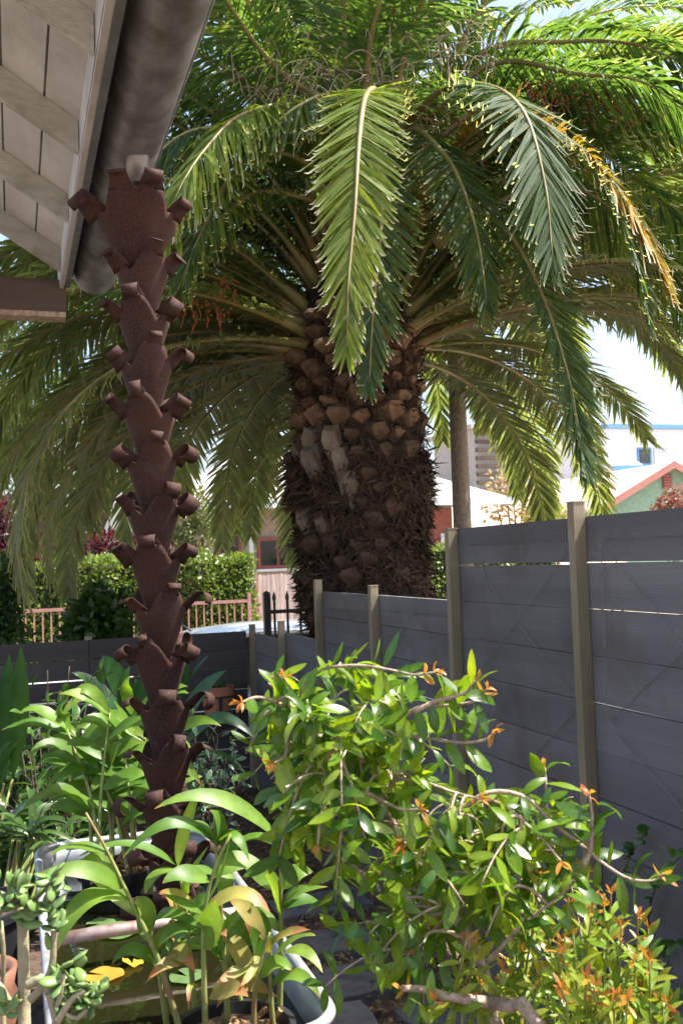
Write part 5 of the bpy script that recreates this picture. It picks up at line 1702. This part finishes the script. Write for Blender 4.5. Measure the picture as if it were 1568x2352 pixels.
# railing across the street
RY = 19.7
xl, xr = onplane(-60, 1420, 1, RY)[0], onplane(572, 1376, 1, RY)[0]
zt = onplane(400, 1388, 1, RY)[2]
rl = thing('street_railing', 'reddish iron railing in front of the clipped hedge', 'railing', ((xl + xr) / 2, RY, ROADZ + .2))
part('top_rail', MB().box2((xl, RY - .03, zt - .03), (xr, RY + .03, zt + .03)), M['red_iron'], rl)
part('bottom_rail', MB().box2((xl, RY - .02, -.02), (xr, RY + .02, .02)), M['red_iron'], rl)
nb = int((xr - xl) / .15)
for i in range(nb + 1):
    x = xl + (xr - xl) * i / nb
    if i == nb:
        part('post', MB().box2((x - .035, RY - .035, ROADZ + .1), (x + .035, RY + .035, zt + .16)), M['red_iron'], rl)
    else:
        part('bar', MB().box2((x - .014, RY - .014, ROADZ + .1 if i % 12 == 0 else -.01), (x + .014, RY + .014, zt - .03)), M['red_iron'], rl)

# hedge
hx1 = onplane(573, 1330, 1, 20.6)[0]
hz = onplane(400, 1283, 1, 20.6)[2]


def hedge(name, lab, x0, x1, y0, y1, z0, z1, n, size, mat):
    t = thing(name, lab, 'hedge', ((x0 + x1) / 2, (y0 + y1) / 2, z0))
    part('branches', MB().box2((x0 + .14, y0 + .14, z0), (x1 - .14, y1 - .14, z1 - .14)), M['core'], t)
    A_ = np.array([(y1 - y0) * (x1 - x0), (z1 - z0) * (x1 - x0), (z1 - z0) * (y1 - y0)])
    f = rng.choice(3, n, p=A_ / A_.sum())
    P = np.stack([rng.uniform(x0, x1, n), rng.uniform(y0, y1, n), rng.uniform(z0, z1, n)], 1)
    nv = np.zeros((n, 3))
    P[f == 0, 2] = z1
    nv[f == 0, 2] = 1
    P[f == 1, 1] = y0
    nv[f == 1, 1] = -1
    e = rng.random(n) < .5
    P[(f == 2), 0] = np.where(e[f == 2], x1, x0)
    nv[(f == 2), 0] = np.where(e[f == 2], 1, -1)
    wob = .06 * np.sin(P[:, 0] * 3.1 + P[:, 2] * 2) + .05 * np.sin(P[:, 0] * 7 + 1.3)
    P += nv * (wob + rng.normal(scale=.05, size=n) - .05)[:, None]
    L_ = size * rng.uniform(.7, 1.4, n)
    part('foliage', leaf_cards('foliage', P, nrm(nv * .8 + rdir(n)), nrm(nv * .6 + rdir(n, .5)), L_, L_ * .6), mat, t, kind='stuff')


hedge('clipped_hedge', 'long clipped green hedge behind the reddish railing', xl - 2, hx1, 20.05, 21.3, ROADZ + .2, hz, 22000, .085, M['hedge'])
hr0, hr1 = onplane(975, 1300, 1, 19.0)[0], onplane(1300, 1300, 1, 19.0)[0]
hedge('clipped_hedge', 'short clipped hedge to the right of the palm trunk', hr0, hr1, 19.2, 20.2, ROADZ + .1, onplane(1010, 1250, 1, 19.0)[2], 5000, .085, M['hedge'])

# picket fence
pf = thing('picket_fence', 'weathered pinkish wooden picket fence beside the hedge end', 'fence', (hx1 + .7, 20.3, ROADZ + .2))
pz0, pz1 = ROADZ + .2, onplane(640, 1318, 1, 20.3)[2]
x = hx1 + .12
while x < hx1 + 3.2:
    h = pz1 + random.uniform(-.015, .015)
    part('picket', MB().add([(qx, y, qz) for y in (20.3, 20.32) for qx, qz in ((x, pz0), (x + .085, pz0), (x + .085, h - .03), (x + .0425, h), (x, h - .03))],
                            [(4, 3, 2, 1, 0), (5, 6, 7, 8, 9), (0, 1, 6, 5), (1, 2, 7, 6), (2, 3, 8, 7), (3, 4, 9, 8), (4, 0, 5, 9)]), M['picket'], pf)
    x += .092
for z in (pz0 + .3, pz1 - .3):
    part('rail', MB().box2((hx1 + .1, 20.325, z - .04), (hx1 + 3.25, 20.36, z + .04)), M['picket'], pf)
part('gate_post', MB().box2((hx1 + .02, 20.25, pz0), (hx1 + .11, 20.34, pz1 + .02)), M['red_iron'], pf)

# house across the street
HY = 26.0


def hp(px, py, y=HY):
    return onplane(px, py, 1, y)


h = thing('street_house', 'low brown house with red framed windows across the street', 'house', (hp(760, 1300)[0], HY + 3, ROADZ + .2))
xa, xb = hp(470, 1300)[0], hp(1042, 1300)[0]
ez = hp(600, 1160)[2]
part('wall', MB().box2((xa, HY, ROADZ + .2), (xb, HY + 7, ez)), M['house_wall'], h)
rf = MB()
o_ = 1.3
V = [(xa - o_, HY - o_, ez), (xb + o_, HY - o_, ez), (xb + o_, HY + 7.6, ez), (xa - o_, HY + 7.6, ez), (xa + 1.5, HY + 3.5, ez + 1.7), (xb - 1.5, HY + 3.5, ez + 1.7)]
rf.add(V + [(v[0], v[1], v[2] + .0) for v in V[:0]], [(0, 1, 5, 4), (1, 2, 5), (2, 3, 4, 5), (3, 0, 4), (3, 2, 1, 0)])
part('roof', rf, M['house_roof'], h)
part('eave_board', MB().box2((xa - o_ - .02, HY - o_ - .04, ez - .16), (xb + o_ + .02, HY - o_, ez + .03)), M['house_trim'], h)
for (p0, p1, nm) in [((590, 1236), (684, 1304), 'window'), ((500, 1225), (556, 1330), 'door'), ((840, 1210), (930, 1300), 'window')]:
    a_, b_ = hp(*p0, HY - .01), hp(*p1, HY - .01)
    wdw = part(nm, MB().box2((a_[0], HY - .06, b_[2]), (b_[0], HY - .004, a_[2])), M['house_red'], h)
    m_ = .09
    part('pane', MB().box2((a_[0] + m_, HY - .075, b_[2] + m_), ((a_[0] + b_[0]) / 2 - .03 if nm == 'window' else b_[0] - m_, HY - .064, a_[2] - m_)), M['glass'], wdw)
    if nm == 'window':
        part('pane', MB().box2(((a_[0] + b_[0]) / 2 + .03, HY - .075, b_[2] + m_), (b_[0] - m_, HY - .064, a_[2] - m_)), M['glass'], wdw)
        part('sill', MB().box2((a_[0] - .06, HY - .12, b_[2] - .07), (b_[0] + .06, HY - .003, b_[2] - .003)), M['house_trim'], wdw)
a_, b_ = hp(570, 1180, HY - .5), hp(583, 1320, HY - .5)
part('porch_post', MB().box2((a_[0], HY - .56, ROADZ + .2), (b_[0], HY - .44, ez - .002)), M['house_trim'], h)
a_ = hp(985, 1150, HY - .02)
part('side_panel', MB().box2((a_[0], HY - .05, ROADZ + .2), (xb - .02, HY - .003, ez - .2)), M['house_red'], h)
a_, b_ = hp(1012, 1225, HY - .1), hp(1034, 1262, HY - .1)
part('window', MB().box2((a_[0], HY - .10, b_[2]), (b_[0], HY - .055, a_[2])), M['house_trim'], h)

# green house on the right
GY = 33.0
pk = onplane(1546, 1060, 1, GY)
el = onplane(1372, 1168, 1, GY)
gh = thing('green_house', 'green stucco house with pale gable roof and red trim', 'house', (pk[0], GY + 3, 0))
wl = el[0] + .45
wr = 2 * pk[0] - wl
sl_ = (pk[2] - el[2]) / (pk[0] - el[0])
zw = el[2] + .45 * sl_ - .12
V = []
for y in (GY + .35, GY + 9):
    V += [(wl, y, -.5), (wr, y, -.5), (wr, y, zw), (pk[0], y, pk[2] - .14), (wl, y, zw)]
part('wall', MB().add(V, [(0, 1, 2, 3, 4), (9, 8, 7, 6, 5), (0, 4, 9, 5), (1, 6, 7, 2)]), M['green_stucco'], gh)
er = 2 * pk[0] - el[0]
for ex in (el[0], er):
    V = [(ex, GY, el[2]), (pk[0], GY, pk[2]), (pk[0], GY + 9.3, pk[2]), (ex, GY + 9.3, el[2])]
    part('roof_slope', MB().add(V + [(v[0], v[1], v[2] - .1) for v in V], [(0, 1, 2, 3), (7, 6, 5, 4), (0, 4, 5, 1), (1, 5, 6, 2), (2, 6, 7, 3), (3, 7, 4, 0)]), M['pale_shingle'], gh)
    V = [(ex, GY - .06, el[2] + .02), (pk[0], GY - .06, pk[2] + .02), (pk[0], GY - .005, pk[2] + .02), (ex, GY - .005, el[2] + .02)]
    part('barge_board', MB().add(V + [(v[0], v[1], v[2] - .28) for v in V], [(0, 1, 2, 3), (7, 6, 5, 4), (0, 4, 5, 1), (1, 5, 6, 2), (2, 6, 7, 3), (3, 7, 4, 0)]), M['red_trim'], gh)
a_, b_ = onplane(1520, 1090, 1, GY + .3), onplane(1543, 1122, 1, GY + .3)
vt_ = part('gable_vent', MB().box2((a_[0], GY + .28, b_[2]), (b_[0], GY + .347, a_[2])), M['house_red'], gh)
for i in range(5):
    z = b_[2] + (a_[2] - b_[2]) * (i + .5) / 5
    part('slat', MB().box2((a_[0] + .04, GY + .24, z - .03), (b_[0] - .04, GY + .278, z + .02)), M['red_trim'], vt_)

# white building with blue trim behind it
WY = 52.0
a_, b_ = onplane(1392, 985, 1, WY), onplane(1680, 1180, 1, WY)
wb = thing('white_building', 'two-storey white building with blue trim behind the green house', 'building', ((a_[0] + b_[0]) / 2, WY + 4, 0))
part('wall', MB().box2((a_[0], WY, -.5), (b_[0], WY + 9, a_[2])), M['white_stucco'], wb)
part('roof', MB().box2((a_[0] - .3, WY - .4, a_[2]), (b_[0] + .3, WY + 9.3, a_[2] + .25)), M['blue_trim'], wb)
for (p0, p1) in [((1462, 1028), (1496, 1068)), ((1500, 1028), (1536, 1068)), ((1568, 1028), (1600, 1068))]:
    c_, d_ = onplane(*p0, 1, WY - .05), onplane(*p1, 1, WY - .05)
    w = part('window', MB().box2((c_[0], WY - .09, d_[2]), (d_[0], WY - .004, c_[2])), M['blue_trim'] if p0[0] < 1500 else M['house_trim'], wb)
    if p0[0] != 1500:
        part('pane', MB().box2((c_[0] + .12, WY - .115, d_[2] + .12), (d_[0] - .12, WY - .094, c_[2] - .12)), M['glass'], w)
c_, d_ = onplane(1405, 1052, 1, WY - 1.6), onplane(1480, 1070, 1, WY - 1.6)
part('porch_roof', MB().add([(c_[0], WY - 1.6, d_[2]), (d_[0], WY - 1.6, d_[2]), (d_[0], WY - .01, c_[2] + .25), (c_[0], WY - .01, c_[2] + .25), (c_[0], WY - 1.6, d_[2] - .15), (d_[0], WY - 1.6, d_[2] - .15), (d_[0], WY - .01, c_[2] + .1), (c_[0], WY - .01, c_[2] + .1)], [(0, 1, 2, 3), (7, 6, 5, 4), (0, 4, 5, 1), (1, 5, 6, 2), (3, 7, 4, 0)]), M['house_trim'], wb)
part('porch_trim', MB().box2((c_[0], WY - 1.7, d_[2] - .3), (d_[0] + 2.5, WY - 1.61, d_[2] + .05)), M['blue_trim'], wb)

# grey slatted building far back
a_, b_ = onplane(1085, 985, 1, 46), onplane(1215, 1150, 1, 46)
gb = thing('grey_building', 'grey slatted building half hidden behind the hanging fronds', 'building', ((a_[0] + b_[0]) / 2, 48, 0))
part('wall', MB().box2((a_[0], 46, -.5), (b_[0], 51, a_[2])), M['grey_building'], gb)
for i in range(8):
    z = a_[2] - .25 - i * .42
    part('slat', MB().box2((a_[0] + .1, 45.8, z - .09), (a_[0] + 1.7, 45.99, z + .09)), M['dark_beam'], gb)
c_, d_ = onplane(1170, 1060, 1, 45.9), onplane(1190, 1110, 1, 45.9)
w = part('window', MB().box2((c_[0], 45.93, d_[2]), (d_[0], 45.996, c_[2])), M['house_trim'], gb)
part('pane', MB().box2((c_[0] + .08, 45.9, d_[2] + .08), (d_[0] - .08, 45.925, c_[2] - .08)), M['glass'], w)
part('roof', MB().box2((a_[0] - .3, 45.6, a_[2]), (b_[0] + .3, 51.3, a_[2] + .2)), M['house_roof'], gb)


def gz(p, z):
    return (p[0], p[1], z)


big_shrub('dry_bush', 'sparse bare bush with dry orange leaves on the sunny slope', [B(1160, 1120, 30, 40), B(1200, 1100, 30, 45), B(1140, 1160, 30, 35), B(1215, 1150, 30, 40), B(1180, 1165, 30, 40)], 900, .16, M['dry_leaf'], gz(D(1175, 1195, 30), 0.2), trunk_r=.05)
big_shrub('yellow_bush', 'low yellow-green bush at the bottom of the dry slope', [B(1250, 1180, 27, 30), B(1280, 1190, 27, 30), B(1225, 1195, 27, 25)], 900, .12, M['yellow_leaf'], gz(D(1250, 1200, 27), 0), trunk_r=.03)
big_shrub('red_bush', 'reddish leafed bush in front of the green house', [B(1535, 1160, 29, 28), B(1560, 1150, 29, 30), B(1510, 1175, 29, 18), B(1545, 1185, 29, 30)], 1100, .12, M['red_leaf'], gz(D(1540, 1200, 29), 0), trunk_r=.03)
big_shrub('purple_plum_tree', 'purple leafed tree showing between the low fronds at the garden edge', [B(15, 1190, 23, 50), B(40, 1240, 23, 50), B(-30, 1230, 23, 60), B(70, 1270, 23, 40)], 2600, .13, M['purple_leaf'], gz(D(20, 1290, 23), ROADZ + .2), 'tree', .06)
big_shrub('purple_plum_bush', 'purple leafed bush above the hedge left of the rusted column', [B(215, 1260, 22.6, 35), B(260, 1255, 22.6, 38), B(300, 1262, 22.6, 32), B(330, 1270, 22.6, 30), B(170, 1275, 22.6, 30)], 2200, .12, M['purple_leaf'], gz(D(255, 1290, 22.6), ROADZ + .2), 'shrub', .05)
big_shrub('pale_tree', 'pale green tree standing above the hedge right of the rusted column', [B(420, 1200, 24, 45), B(450, 1240, 24, 50), B(395, 1250, 24, 40), B(470, 1190, 24, 35), B(440, 1150, 24, 35)], 2200, .13, M['pale_leaf'], gz(D(430, 1290, 24), ROADZ + .2), 'tree', .06)
big_shrub('street_tree', 'large green tree behind the left fronds across the street', [B(60, 900, 30, 120), B(150, 1000, 30, 120), B(-60, 1000, 30, 140), B(230, 930, 30, 100), B(90, 780, 30, 100), B(-30, 830, 30, 110), B(200, 1080, 30, 90), B(300, 1040, 30, 80), B(60, 1090, 30, 90)], 9000, .22, M['tree_leaf'], gz(D(120, 1290, 30), ROADZ + .2), 'tree', .22)
